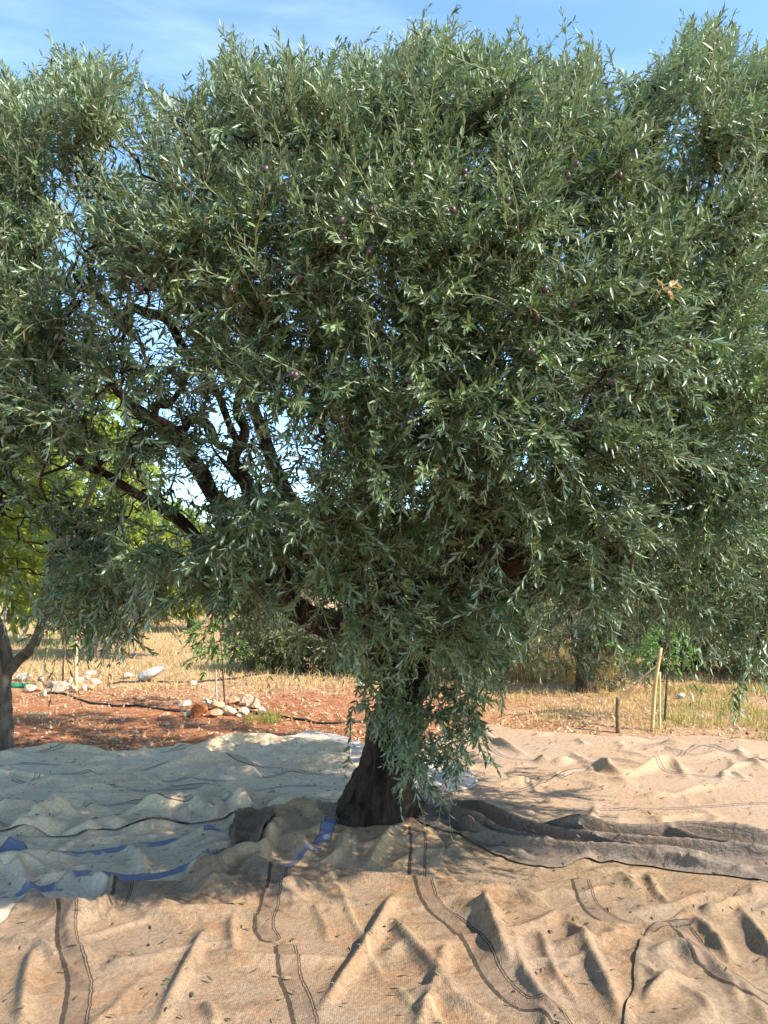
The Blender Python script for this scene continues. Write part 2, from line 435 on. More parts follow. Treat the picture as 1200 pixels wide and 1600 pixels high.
SPECS = []
def cloth(name, pts, mat, layer, label, bands=(), blues=(), lines=(), seams=(), folds=(), crum=.05, seed=1, step=.014, bias=None, jit=.03, above=(), n=10, f1=7., hem=.006, lift=0., ex=.012, ey=.02, iters=90, stiff=.42, follow=.35, lean=0.):
    SPECS.append(dict(name=name, poly=px_poly(pts, jit, seed), mat=mat, layer=layer, label=label, bands=[px_line(b) for b in bands], blues=[px_line(b) for b in blues],
                      lines=[px_line(b) for b in lines], seams=[px_line(b) for b in seams], folds=[(px_line(f[0]), f[1] * 1.0, *f[2:]) for f in folds], crum=crum, seed=seed, step=step,
                      bias=bias, above=above, n=n, f1=f1, hem=hem, lift=lift, ex=ex, ey=ey, iters=iters, stiff=stiff, follow=follow, lean=lean))
class Raster:
    """height of whatever lies lowest-to-top so far, for the next cloth to rest on"""
    def __init__(s, x0, x1, y0, y1, st):
        s.x0, s.y0, s.st = x0, y0, st
        s.nx, s.ny = int((x1 - x0) / st), int((y1 - y0) / st)
        X, Y = np.meshgrid(x0 + np.arange(s.nx) * st, y0 + np.arange(s.ny) * st, indexing='ij')
        s.g = base_z(X, Y)
    def __call__(s, x, y):
        u = np.clip((x - s.x0) / s.st, 0, s.nx - 1.01); v = np.clip((y - s.y0) / s.st, 0, s.ny - 1.01)
        i = u.astype(int); j = v.astype(int); fu = u - i; fv = v - j; g = s.g
        return g[i, j] * (1 - fu) * (1 - fv) + g[i + 1, j] * fu * (1 - fv) + g[i, j + 1] * (1 - fu) * fv + g[i + 1, j + 1] * fu * fv
    def add(s, p):
        new = np.full_like(s.g, -9.)
        np.maximum.at(new, (np.clip(np.round((p[:, 0] - s.x0) / s.st), 0, s.nx - 1).astype(int), np.clip(np.round((p[:, 1] - s.y0) / s.st), 0, s.ny - 1).astype(int)), p[:, 2])
        d = new.copy()
        for a in (-1, 0, 1):
            for b in (-1, 0, 1): d = np.maximum(d, np.roll(np.roll(new, a, 0), b, 1))
        d = np.where(new > -8, np.maximum(new, d - .004), d)
        s.g = np.maximum(s.g, d)
def relax(p, used, rest, floor, iters, bend, rng, thick=.006):
    """position based cloth: edges keep their cloth length, so surplus cloth buckles into creases"""
    p = p.astype(np.float32); v = np.zeros_like(p); f4 = np.float32
    nx, ny = used.shape; w = used.astype(f4)
    sets = []
    for (dx, dy, key) in ((1, 0, 'x'), (0, 1, 'y'), (1, 1, 'd'), (1, -1, 'e'), (2, 0, 'X'), (0, 2, 'Y'), (4, 0, 'T'), (0, 4, 'U')):
        for par in range(2):
            ax = 0 if dx else 1; st = max(abs(dx), abs(dy))
            I = np.arange(nx - dx) if dx else np.arange(nx); J = np.arange(ny - abs(dy)) if dy >= 0 else np.arange(1, ny)
            if dx: I = I[(I // st) % 2 == par]
            else: J = J[(J // st) % 2 == par]
            ii, jj = np.meshgrid(I, J, indexing='ij')
            m_ = used[ii, jj] & used[ii + dx, jj + dy]; ii, jj = ii[m_], jj[m_]
            A = ii * ny + jj; B = (ii + dx) * ny + jj + dy
            k_ = bend if key in 'XY' else bend * .5 if key in 'TU' else (.5 if key in 'de' else .95)
            sets.append((A, B, rest(A, B, key).astype(f4), f4(k_ * .5), key in 'XYTU'))
    P = p.reshape(-1, 3); Vv = v.reshape(-1, 3)
    for it in range(iters):
        Vv *= f4(.93); Vv[:, 2] -= f4(.0011)
        old = P.copy(); P += Vv
        for q in range(2):
            for A, B, L, k_, isb in sets:
                d = P[B] - P[A]; l = np.sqrt((d * d).sum(1)) + f4(1e-9)
                c = (l - L) / l * k_
                if isb: c = np.minimum(c, 0)
                d *= c[:, None]; P[A] += d; P[B] -= d
        fl = floor(P[:, 0], P[:, 1]) + thick
        hit = P[:, 2] < fl
        P[:, 2] = np.where(hit, fl, P[:, 2])
        P[hit, :2] = old[hit, :2] + (P[hit, :2] - old[hit, :2]) * f4(.35)
        Vv[:] = np.clip(P - old, -.02, .02)
    return P.reshape(nx, ny, 3)
def build_cloths():
    G = Raster(-6.5, 6.5, 1.6, 8.6, .014)
    for s in sorted(SPECS, key=lambda q: q['layer']):
        P = s['poly']; stp = s['step']; rng = np.random.default_rng(s['seed'])
        x0, y0 = P.min(0) - stp * 2; x1, y1 = P.max(0) + stp * 2
        xs = np.arange(x0, x1, stp); ys = np.arange(y0, y1, stp)
        x, y = np.meshgrid(xs, ys, indexing='ij'); nx, ny = x.shape
        sd, qx, qy = poly_sd(P, x, y)
        inside = sd > 0
        i, j = np.meshgrid(np.arange(nx - 1), np.arange(ny - 1), indexing='ij')
        anyin = inside[:-1, :-1] | inside[1:, :-1] | inside[1:, 1:] | inside[:-1, 1:]
        i, j = i[anyin], j[anyin]
        Q = np.stack([i * ny + j, (i + 1) * ny + j, (i + 1) * ny + j + 1, i * ny + j + 1], -1)
        x = np.where(inside, x, qx); y = np.where(inside, y, qy); sd = np.maximum(sd, 0)
        used = np.zeros(nx * ny, bool); used[Q.ravel()] = True; used = used.reshape(nx, ny)
        # what holds the cloth up: narrow stiff pleats and tufts; the cloth hangs like tents between them
        def ridges(xx, yy):
            hh = np.zeros(xx.shape)
            for L, amp, wd, sharp in s['folds']:
                bx0, by0 = L.min(0) - .25; bx1, by1 = L.max(0) + .25
                k = (xx > bx0) & (xx < bx1) & (yy > by0) & (yy < by1)
                if not k.any(): continue
                d, t = line_t(L, xx[k], yy[k])
                u = np.sqrt((d / (wd * .34)) ** 2 + .02)
                env = sstep(0, .25, t) * sstep(0, .3, 1 - t)
                hh[k] = np.maximum(hh[k], amp * np.exp(-u ** 1.3 * 1.6) * env * (1 + .45 * noise2(t * 5 + 3, 0 * t, s['seed'] + 8)))
            return hh
        area = (x1 - x0) * (y1 - y0)
        for q in range(int(area * s['n'])):
            c0 = np.array([rng.uniform(x0, x1), rng.uniform(y0, y1)]); th = rng.uniform(0, math.pi) if s['bias'] is None else rng.normal(s['bias'] - math.pi / 2, .35)
            ln_ = rng.uniform(.2, .9); pts_ = [c0 + (np.array([math.cos(th), math.sin(th)]) * (q2 - .5) + np.array([-math.sin(th), math.cos(th)]) * rng.normal(0, .10)) * ln_ for q2 in (0, .33, .66, 1)]
            s['folds'].append((np.array(pts_), s['crum'] * rng.uniform(.25, 1.) ** 1.5, rng.uniform(.05, .16), 1.2))
        h = ridges(x, y) * sstep(.0, .05, sd)
        gx, gy = np.meshgrid(np.arange(x0 - .1, x1 + .1, .011), np.arange(y0 - .1, y1 + .1, .011), indexing='ij')
        sdg = poly_sd(P[::3], gx, gy)[0]; supp = ridges(gx, gy) * sstep(.0, .05, sdg)
        def floor(X_, Y_, x0=x0 - .1, y0=y0 - .1, supp=supp):
            u = np.clip((X_ - x0) / .011, 0, supp.shape[0] - 1.01); v = np.clip((Y_ - y0) / .011, 0, supp.shape[1] - 1.01)
            i = u.astype(int); j = v.astype(int); fu = u - i; fv = v - j
            return G(X_, Y_) + supp[i, j] * (1 - fu) * (1 - fv) + supp[i + 1, j] * fu * (1 - fv) + supp[i, j + 1] * (1 - fu) * fv + supp[i + 1, j + 1] * fu * fv
        hs = h.copy()
        for _ in range(8):
            hs = np.maximum(hs, (np.roll(hs, 1, 0) + np.roll(hs, -1, 0) + np.roll(hs, 1, 1) + np.roll(hs, -1, 1)) / 4)
        z = G(x, y) + .02 + hs + s['lift'] * sstep(0, .2, sd) + .003 * rng.normal(0, 1, x.shape)
        p0 = np.stack([x, y, z], -1); F0 = p0.reshape(-1, 3); FL = np.stack([x, y, G(x, y) + s['follow'] * np.maximum(h, (s['follow'] < .9) * hs)], -1).reshape(-1, 3)
        ex = s['ex'] * (1 + 1.1 * fbm(x * 1.1, y * 1.1, 2, s['seed'] + 5)).ravel(); ey = s['ey'] * (1 + 1.1 * fbm(x * 1.1 + 30, y * 1.1, 2, s['seed'] + 6)).ravel()
        def rest(A, B, key):
            D = FL[B] - FL[A]; full = np.linalg.norm(D, axis=1)
            e = {'x': ex[A], 'X': ex[A] * .8, 'T': ex[A] * .7, 'y': ey[A], 'Y': ey[A] * .8, 'U': ey[A] * .7}.get(key, (ex[A] + ey[A]) / 2)
            return full * (1 + e)
        p = relax(p0, used, rest, floor, s['iters'], s['stiff'], rng)
        pts = p[used]
        low = G.g.copy()
        def LOW(x_, y_):
            now, G.g = G.g, low
            r_ = G(x_, y_); G.g = now
            return r_
        mid = np.concatenate([p.reshape(-1, 3)[Q].mean(1), pts])
        G.add(mid)
        um = np.flatnonzero(used.ravel()); rm = np.zeros(nx * ny, int); rm[um] = np.arange(len(um)); Q = rm[Q]
        X0, Y0, S0 = x[used], y[used], sd[used]
        V = pts.copy()
        if s['lean']: V[:, 1] -= s['lean'] * np.maximum(LOW(pts[:, 0], pts[:, 1]) * -1 + pts[:, 2] - .02, 0)
        V[:, 2] += s['hem'] * np.exp(-((S0 - .012) / .012) ** 2)
        for L in s['seams']:
            d, t = line_t(L, X0, Y0); V[:, 2] += .012 * np.exp(-(d / .013) ** 2)
        at_ = dict(band_d=line_sd(s['bands'], X0, Y0), blue_d=line_sd(s['blues'], X0, Y0), line_d=line_sd(s['lines'], X0, Y0), seam_d=line_sd(s['seams'], X0, Y0))
        o = obj(s['name'], V, Q, s['mat'], attrs=at_)
        md = o.modifiers.new('smooth', 'SUBSURF'); md.levels = 1; md.render_levels = 1
        tag(o, s['label'], 'cloth', 'harvest cloths spread under the olive tree')
    return G
M['cloth_grey'] = cloth_mat('cloth_grey', (.80, .585, .385), (.46, .315, .195), (.73, .51, .32), worn=.55, stain=0.4)
M['cloth_blue'] = cloth_mat('cloth_blue', (.66, .50, .34), (.38, .275, .175), (.58, .42, .27), worn=.6, stain=0.45)
M['cloth_tan'] = cloth_mat('cloth_tan', (.37, .252, .158), (.108, .068, .039), (.355, .21, .11), worn=.8, band=(.15, .10, .075), seam=(.40, .28, .16), stain=0.82)
M['cloth_tan2'] = cloth_mat('cloth_tan2', (.36, .25, .155), (.125, .082, .048), (.345, .215, .115), worn=.75, band=(.17, .12, .095), seam=(.40, .29, .18), stain=0.75)
M['cloth_mid'] = cloth_mat('cloth_mid', (.50, .34, .20), (.24, .15, .085), (.48, .30, .16), worn=.7, band=(.22, .16, .12), seam=(.55, .40, .25), stain=0.7)
M['cloth_sunny'] = cloth_mat('cloth_sunny', (.47, .32, .205), (.31, .195, .115), (.48, .305, .18), worn=.5, stain=0.4)
M['cloth_dark'] = cloth_mat('cloth_dark', (.25, .19, .145), (.10, .074, .055), (.27, .20, .145), worn=.7, band=(.03, .03, .032), line=(.03, .03, .03), bumpk=.8, pleat=1.)
M['cloth_brown'] = cloth_mat('cloth_brown', (.20, .135, .09), (.12, .082, .055), (.22, .15, .10), worn=.5, stain=0.5)
M['cloth_white'] = cloth_mat('cloth_white', (.58, .49, .40), (.44, .35, .28), (.58, .48, .38), worn=.3, stain=0.3)

cloth('cloth', [(620, 1180), (700, 1150), (740, 1136), (800, 1146), (900, 1152), (1000, 1150), (1100, 1150), (1200, 1161), (1380, 1168), (1380, 1310), (1000, 1310), (720, 1280), (650, 1245)],
      M['cloth_sunny'], 0, 'sunlit pale tan cloth with thin grey stripes at the back right of the trunk', seed=11, crum=.042, n=7, step=.018,
      lines=[[(755, 1165), (790, 1185), (835, 1190)], [(790, 1240), (850, 1222), (925, 1203)], [(1060, 1185), (1100, 1172), (1200, 1195)], [(730, 1245), (800, 1258), (900, 1262), (1000, 1262), (1100, 1262), (1200, 1258), (1300, 1260)],
             [(1020, 1202), (1060, 1215), (1150, 1222)]],
      folds=[([(925, 1190), (960, 1215), (1000, 1212), (1050, 1200), (1075, 1225)], .10, .11, 1.2), ([(740, 1145), (790, 1170), (830, 1185)], .08, .14, 1.3), ([(830, 1190), (870, 1195), (900, 1190)], .07, .1, 1.2),
             ([(760, 1225), (860, 1215), (930, 1200)], .05, .1, 1.2), ([(1000, 1165), (1100, 1172), (1250, 1180)], .06, .2, 1.4), ([(900, 1160), (1000, 1160), (1100, 1160), (1250, 1172)], .05, .15, 1.4)])
cloth('cloth', [(440, 1162), (480, 1146), (545, 1158), (620, 1180), (700, 1196), (748, 1220), (725, 1242), (650, 1240), (560, 1235), (500, 1200)],
      M['cloth_white'], 1, 'small bright white sheet lying just behind the tree trunk', seed=23, crum=.05, folds=[([(470, 1165), (520, 1172), (560, 1180)], .06, .1, 1.2)])
cloth('cloth', [(-200, 1285), (0, 1290), (330, 1255), (480, 1262), (540, 1290), (470, 1360), (360, 1410), (200, 1440), (0, 1490), (-200, 1500)],
      M['cloth_blue'], 1, 'grey cloth with faded blue stripes left of the trunk', seed=31, crum=.095, n=15, step=.015, follow=.6,
      blues=[[(-60, 1345), (0, 1337), (25, 1330), (60, 1342), (115, 1338), (175, 1330), (215, 1322), (255, 1318), (330, 1300), (385, 1290)], [(-60, 1400), (0, 1402), (60, 1395), (100, 1388), (125, 1370), (150, 1366), (200, 1372), (260, 1365), (300, 1352), (370, 1330)]],
      folds=[([(20, 1340), (45, 1352), (55, 1362)], .07, .07, 1.2), ([(110, 1375), (150, 1385), (190, 1390)], .07, .09, 1.2), ([(190, 1320), (215, 1340), (225, 1370)], .07, .08, 1.2), ([(250, 1330), (330, 1300), (370, 1295)], .05, .1, 1.2),
             ([(0, 1372), (80, 1382), (130, 1360)], .05, .1, 1.2), ([(280, 1380), (340, 1360), (400, 1330)], .05, .1, 1.2)])
cloth('cloth', [(-200, 1180), (0, 1174), (90, 1170), (190, 1180), (280, 1168), (380, 1155), (460, 1152), (500, 1158), (545, 1176), (560, 1210), (545, 1258), (520, 1266), (440, 1275), (330, 1282), (250, 1298), (120, 1312), (0, 1316), (-200, 1322)],
      M['cloth_grey'], 2, 'pale grey cloth with thin dark lines behind the blue striped one', seed=43, crum=.075, n=13, ex=.016, ey=.035, stiff=.3, step=.016,
      lines=[[(0, 1202), (40, 1198), (95, 1201)], [(130, 1262), (180, 1256), (240, 1250)], [(250, 1222), (310, 1217), (360, 1220)], [(400, 1232), (450, 1225), (520, 1230)], [(0, 1262), (50, 1258), (100, 1262)], [(410, 1212), (460, 1206), (520, 1212)], [(340, 1248), (390, 1243), (430, 1246)], [(20, 1222), (45, 1226), (62, 1215)], [(80, 1213), (120, 1211), (160, 1212)], [(80, 1246), (110, 1242), (150, 1233), (180, 1230)], [(200, 1233), (250, 1236), (330, 1230)], [(220, 1205), (270, 1195), (330, 1187), (380, 1195), (440, 1200)],
             [(0, 1295), (40, 1290), (80, 1280), (150, 1280)], [(180, 1276), (240, 1268), (300, 1262)], [(340, 1257), (400, 1252), (470, 1254), (530, 1252)], [(60, 1180), (100, 1177)], [(250, 1178), (290, 1172)]],
      folds=[([(30, 1295), (80, 1285), (150, 1282)], 0.085, .08, 1.2), ([(80, 1250), (150, 1236), (190, 1232)], 0.085, .1, 1.2), ([(180, 1278), (250, 1268), (310, 1262)], 0.102, .1, 1.2), ([(340, 1258), (420, 1254), (480, 1256)], 0.085, .09, 1.2), ([(230, 1205), (330, 1190), (420, 1200)], 0.085, .12, 1.2),
             ([(0, 1180), (100, 1176), (190, 1186)], 0.068, .12, 1.3), ([(280, 1174), (380, 1160), (470, 1160)], 0.102, .15, 1.3)])
cloth('cloth', [(660, 1305), (760, 1325), (900, 1350), (1000, 1340), (1130, 1360), (1200, 1380), (1150, 1430), (1060, 1470), (1010, 1490), (900, 1490), (760, 1450), (650, 1410)],
      M['cloth_tan2'], 2, 'creased tan cloth with a grey stripe just below the dark bunched cloth', seed=53, crum=.04, n=9, ex=.02, ey=.03, stiff=.28, iters=110,
      bands=[[(905, 1372), (915, 1400), (930, 1420), (960, 1435), (990, 1445), (1010, 1465)]],
      folds=[([(1010, 1360), (1030, 1400), (1070, 1425)], .04, .05, 1.), ([(700, 1400), (800, 1395), (860, 1420)], .05, .12, 1.2), ([(1130, 1390), (1060, 1415), (960, 1425)], .04, .12, 1.2)])
cloth('cloth', [(395, 1280), (520, 1266), (565, 1285), (640, 1292), (680, 1320), (720, 1400), (600, 1430), (400, 1410), (270, 1400), (320, 1362), (355, 1335)],
      M['cloth_mid'], 3, 'brownish cloth with one broad blue band tucked against the trunk base', seed=61, crum=.05, n=10, step=.0135,
      blues=[[(521, 1279), (516, 1300), (500, 1325), (470, 1340), (445, 1356)]], bands=[[(650, 1305), (655, 1335), (650, 1375)]], seams=[[(553, 1318), (554, 1345)]],
      folds=[([(630, 1300), (600, 1330), (570, 1360)], .07, .09, 1.1), ([(450, 1290), (420, 1330), (390, 1370)], .06, .1, 1.2), ([(545, 1300), (530, 1340), (470, 1370)], .05, .12, 1.2), ([(700, 1340), (660, 1340), (600, 1362)], .04, .08, 1.2)])
cloth('cloth', [(-200, 1480), (10, 1452), (35, 1425), (52, 1403), (72, 1412), (95, 1425), (120, 1432), (150, 1420), (172, 1392), (190, 1386), (300, 1378), (420, 1362), (520, 1364), (640, 1372), (700, 1382), (820, 1402), (900, 1442), (1010, 1445), (1060, 1480), (1120, 1560), (1160, 1800), (-200, 1800)],
      M['cloth_tan'], 4, 'large tan cloth with brown stripes lying across the front', seed=71, crum=.036, n=9, ex=.02, ey=.03, stiff=.28, iters=110, step=.0135,
      bands=[[(196, 1375), (190, 1400), (180, 1420)], [(105, 1425), (104, 1455), (112, 1490), (125, 1530), (122, 1570), (116, 1600), (110, 1680), (108, 1790)], [(437, 1350), (428, 1395), (412, 1440), (424, 1464)], [(446, 1470), (452, 1520), (468, 1560), (478, 1600), (492, 1690), (500, 1790)],
             [(655, 1372), (675, 1410), (710, 1440), (745, 1480), (770, 1520), (810, 1560), (860, 1580), (900, 1640), (930, 1720), (950, 1790)]],
      seams=[[(517, 1372), (535, 1400), (552, 1435), (570, 1475), (595, 1515)], [(622, 1540), (635, 1562), (652, 1578), (672, 1575), (690, 1600)]],
      folds=[([(50, 1410), (95, 1432), (130, 1440), (160, 1425), (180, 1398)], .085, .06, 1.1), ([(190, 1436), (280, 1434), (360, 1432), (440, 1445)], .06, .09, 1.1), ([(755, 1400), (765, 1440), (790, 1495), (830, 1530)], .085, .16, 1.1),
             ([(515, 1372), (640, 1382), (760, 1400)], .045, .10, 1.2), ([(600, 1420), (640, 1470), (700, 1540), (720, 1600)], .05, .12, 1.1), ([(0, 1470), (60, 1480), (100, 1510)], .05, .08, 1.1), ([(620, 1550), (690, 1560), (780, 1590)], .05, .09, 1.1),
             ([(300, 1490), (420, 1500), (560, 1490)], .035, .12, 1.2), ([(840, 1440), (870, 1520), (920, 1580)], .03, .05, 1.), ([(500, 1380), (420, 1400), (330, 1420)], .04, .10, 1.2), ([(310, 1570), (330, 1580), (335, 1610)], .04, .05, 1.),
             ([(625, 1385), (570, 1480), (480, 1610)], .05, .09, 1.1), ([(880, 1425), (930, 1500), (985, 1620)], .05, .10, 1.1), ([(330, 1440), (290, 1520), (230, 1640)], .04, .10, 1.1), ([(700, 1460), (680, 1540), (640, 1640)], .05, .09, 1.1), ([(800, 1440), (820, 1520), (900, 1620)], .045, .08, 1.1), ([(60, 1470), (40, 1540), (30, 1640)], .045, .09, 1.1)])
cloth('cloth', [(1330, 1365), (1175, 1383), (1130, 1418), (1085, 1412), (1050, 1432), (1010, 1452), (1000, 1500), (985, 1560), (965, 1640), (950, 1820), (1330, 1820)],
      M['cloth_tan2'], 5, 'tan cloth with a slanting striped corner at the front right', seed=83, crum=.042, n=8, ex=.02, ey=.03, stiff=.28, iters=110, step=.0135,
      bands=[[(1058, 1440), (1085, 1480), (1105, 1508)], [(1112, 1510), (1150, 1535), (1200, 1558), (1290, 1590)]], lines=[[(1015, 1452), (1040, 1444), (1080, 1438)]],
      folds=[([(1175, 1390), (1120, 1425), (1080, 1420), (1020, 1452)], .06, .09, 1.1), ([(1080, 1425), (1120, 1470), (1150, 1520)], .06, .1, 1.1), ([(1010, 1500), (1060, 1480), (1110, 1520)], .06, .12, 1.1), ([(1000, 1570), (1050, 1530), (1090, 1540)], .06, .10, 1.1),
             ([(1150, 1410), (1190, 1470), (1230, 1540)], .06, .1, 1.1)])
cloth('cloth', [(645, 1245), (690, 1236), (725, 1262), (800, 1284), (900, 1300), (1000, 1306), (1080, 1304), (1130, 1306), (1380, 1316), (1380, 1412), (1200, 1378), (1100, 1364), (1000, 1354), (930, 1350), (870, 1362), (790, 1348), (720, 1318), (655, 1306)],
      M['cloth_dark'], 6, 'dark taupe cloth bunched up in long folds right of the trunk', seed=97, crum=.05, n=14, step=.0135, bias=1.6, lift=.03,
      bands=[[(1165, 1262), (1160, 1290), (1150, 1310)], [(1010, 1268), (1000, 1290), (1020, 1300)]],
      folds=[([(652, 1290), (720, 1320), (800, 1350), (900, 1364), (1000, 1352), (1120, 1362), (1300, 1392)], .09, .09, 1.3), ([(660, 1262), (740, 1304), (830, 1330), (930, 1342), (1050, 1350), (1250, 1366)], .105, .08, 1.2),
             ([(690, 1250), (760, 1285), (860, 1310), (960, 1325), (1100, 1336), (1300, 1350)], .10, .09, 1.2), ([(800, 1292), (900, 1308), (1000, 1316), (1100, 1316), (1300, 1330)], .13, .10, 1.3), ([(880, 1300), (930, 1324), (990, 1340), (1040, 1342)], .10, .06, 1.1),
             ([(1000, 1310), (1090, 1326), (1160, 1340), (1260, 1345)], .10, .07, 1.1), ([(700, 1290), (770, 1322), (860, 1336), (930, 1330)], .10, .06, 1.1)], ex=.01, ey=.02, stiff=.25, follow=1., lean=.36)
cloth('cloth', [(366, 1278), (400, 1275), (438, 1278), (432, 1300), (405, 1335), (362, 1345), (356, 1320)],
      M['cloth_brown'], 7, 'small dark brown folded cloth corner between the grey cloth and the trunk', seed=101, crum=.03, n=8, step=.007, lift=.06,
      folds=[([(372, 1285), (366, 1310), (364, 1338)], .05, .05, 1.2), ([(425, 1285), (405, 1318), (372, 1335)], .06, .06, 1.2)])
TOP = build_cloths()

# ------------------------------------------------------------------ leaves and shoots
LEAF = np.array([[0, 0, 0], [.5, .30, .16], [.42, .68, .14], [0, 1, -.06], [-.42, .68, .14], [-.5, .30, .16]])   # across, along, up
def leaves(base, axis, up, length, width):
    """one lanceolate leaf of two folded faces per row"""
    side = unit(np.cross(axis, up)); nrm = np.cross(side, axis)
    V = (base[:, None] + side[:, None] * (LEAF[None, :, 0:1] * width[:, None, None]) + axis[:, None] * (LEAF[None, :, 1:2] * length[:, None, None])
         + nrm[:, None] * (LEAF[None, :, 2:3] * width[:, None, None]))
    n = len(base); o = np.arange(n)[:, None] * 6
    Q = np.stack([o + np.array([[0, 1, 2, 3]]), o + np.array([[0, 3, 4, 5]])], 1).reshape(-1, 4)
    return V.reshape(-1, 3), Q
def grow(start, d, length, droop, wiggle, K, rng):
    """integrates S shoots at once -> points (S,K,3)"""
    S = len(start); P = np.zeros((S, K, 3)); P[:, 0] = start; v = unit(d)
    stp = (length / (K - 1))[:, None]
    for k in range(1, K):
        v = unit(v + np.array([0, 0, -1.]) * droop[:, None] + rng.normal(0, wiggle, (S, 3)))
        P[:, k] = P[:, k - 1] + v * stp
    return P
def shoot_mesh(P, rng, leaf_len, leaf_w, spread, r0=.0022, r1=.0010, skip=0, thin=1., mask=None):
    """P (S,K,3). returns (leafV, leafQ, rnd), (stemV, stemQ)"""
    S, K, _ = P.shape
    T = unit(np.gradient(P, axis=1))
    ref = np.broadcast_to(unit(rng.normal(0, 1, (S, 1, 3))), T.shape)
    N = unit(ref - T * (ref * T).sum(-1, keepdims=True)); B = np.cross(T, N)
    LB = []; LA = []; LU = []; LL = []
    tone = rng.uniform(0, 1, S) ** 1.3 * .68
    TN = []
    for k in range(skip, K):
        for sgn in (1, -1):
            ang = (k % 2) * math.pi / 2 + rng.normal(0, .35, S)
            out = N[:, k] * np.cos(ang)[:, None] * sgn + B[:, k] * np.sin(ang)[:, None] * sgn
            sp = spread * (1.0 if k < K - 2 else .6) * rng.uniform(.6, 1.35, S)
            ax = unit(T[:, k] * np.cos(sp)[:, None] + out * np.sin(sp)[:, None] + np.array([0, 0, -.12]) + rng.normal(0, .12, (S, 3)))
            up = unit(T[:, k] * np.sin(sp)[:, None] - out * np.cos(sp)[:, None] + rng.normal(0, .35, (S, 3)) + np.array([0, 0, .35]))
            kp = rng.random(S) < thin
            LB.append(P[:, k][kp]); LA.append(ax[kp]); LU.append(up[kp])
            s = np.where(k < 2, .8, 1.) * (1 - .45 * max(0, (k - K + 4) / 4)) * rng.uniform(.7, 1.2, S)
            LL.append((leaf_len * s)[kp]); TN.append((tone + rng.uniform(0, .32, S))[kp])
    LB, LA, LU, LL, TN = map(np.concatenate, (LB, LA, LU, LL, TN))
    V, Q = leaves(LB, LA, LU, LL, LL * leaf_w * rng.uniform(.85, 1.2, len(LL)))
    rnd = np.repeat(np.clip(TN, 0, 1), 6)
    # three-sided stems
    rad = np.linspace(r0, r1, K)[None, :, None]
    ring = [P + (N * math.cos(a) + B * math.sin(a)) * rad for a in (0, 2.094, 4.189)]
    SV = np.stack(ring, 2).reshape(-1, 3)
    s = np.arange(S)[:, None, None] * K * 3; k = np.arange(K - 1)[None, :, None] * 3; j = np.arange(3)[None, None]; jj = (j + 1) % 3
    SQ = np.stack([s + k + j, s + k + jj, s + k + 3 + jj, s + k + 3 + j], -1).reshape(-1, 4)
    return V, Q, rnd, SV, SQ

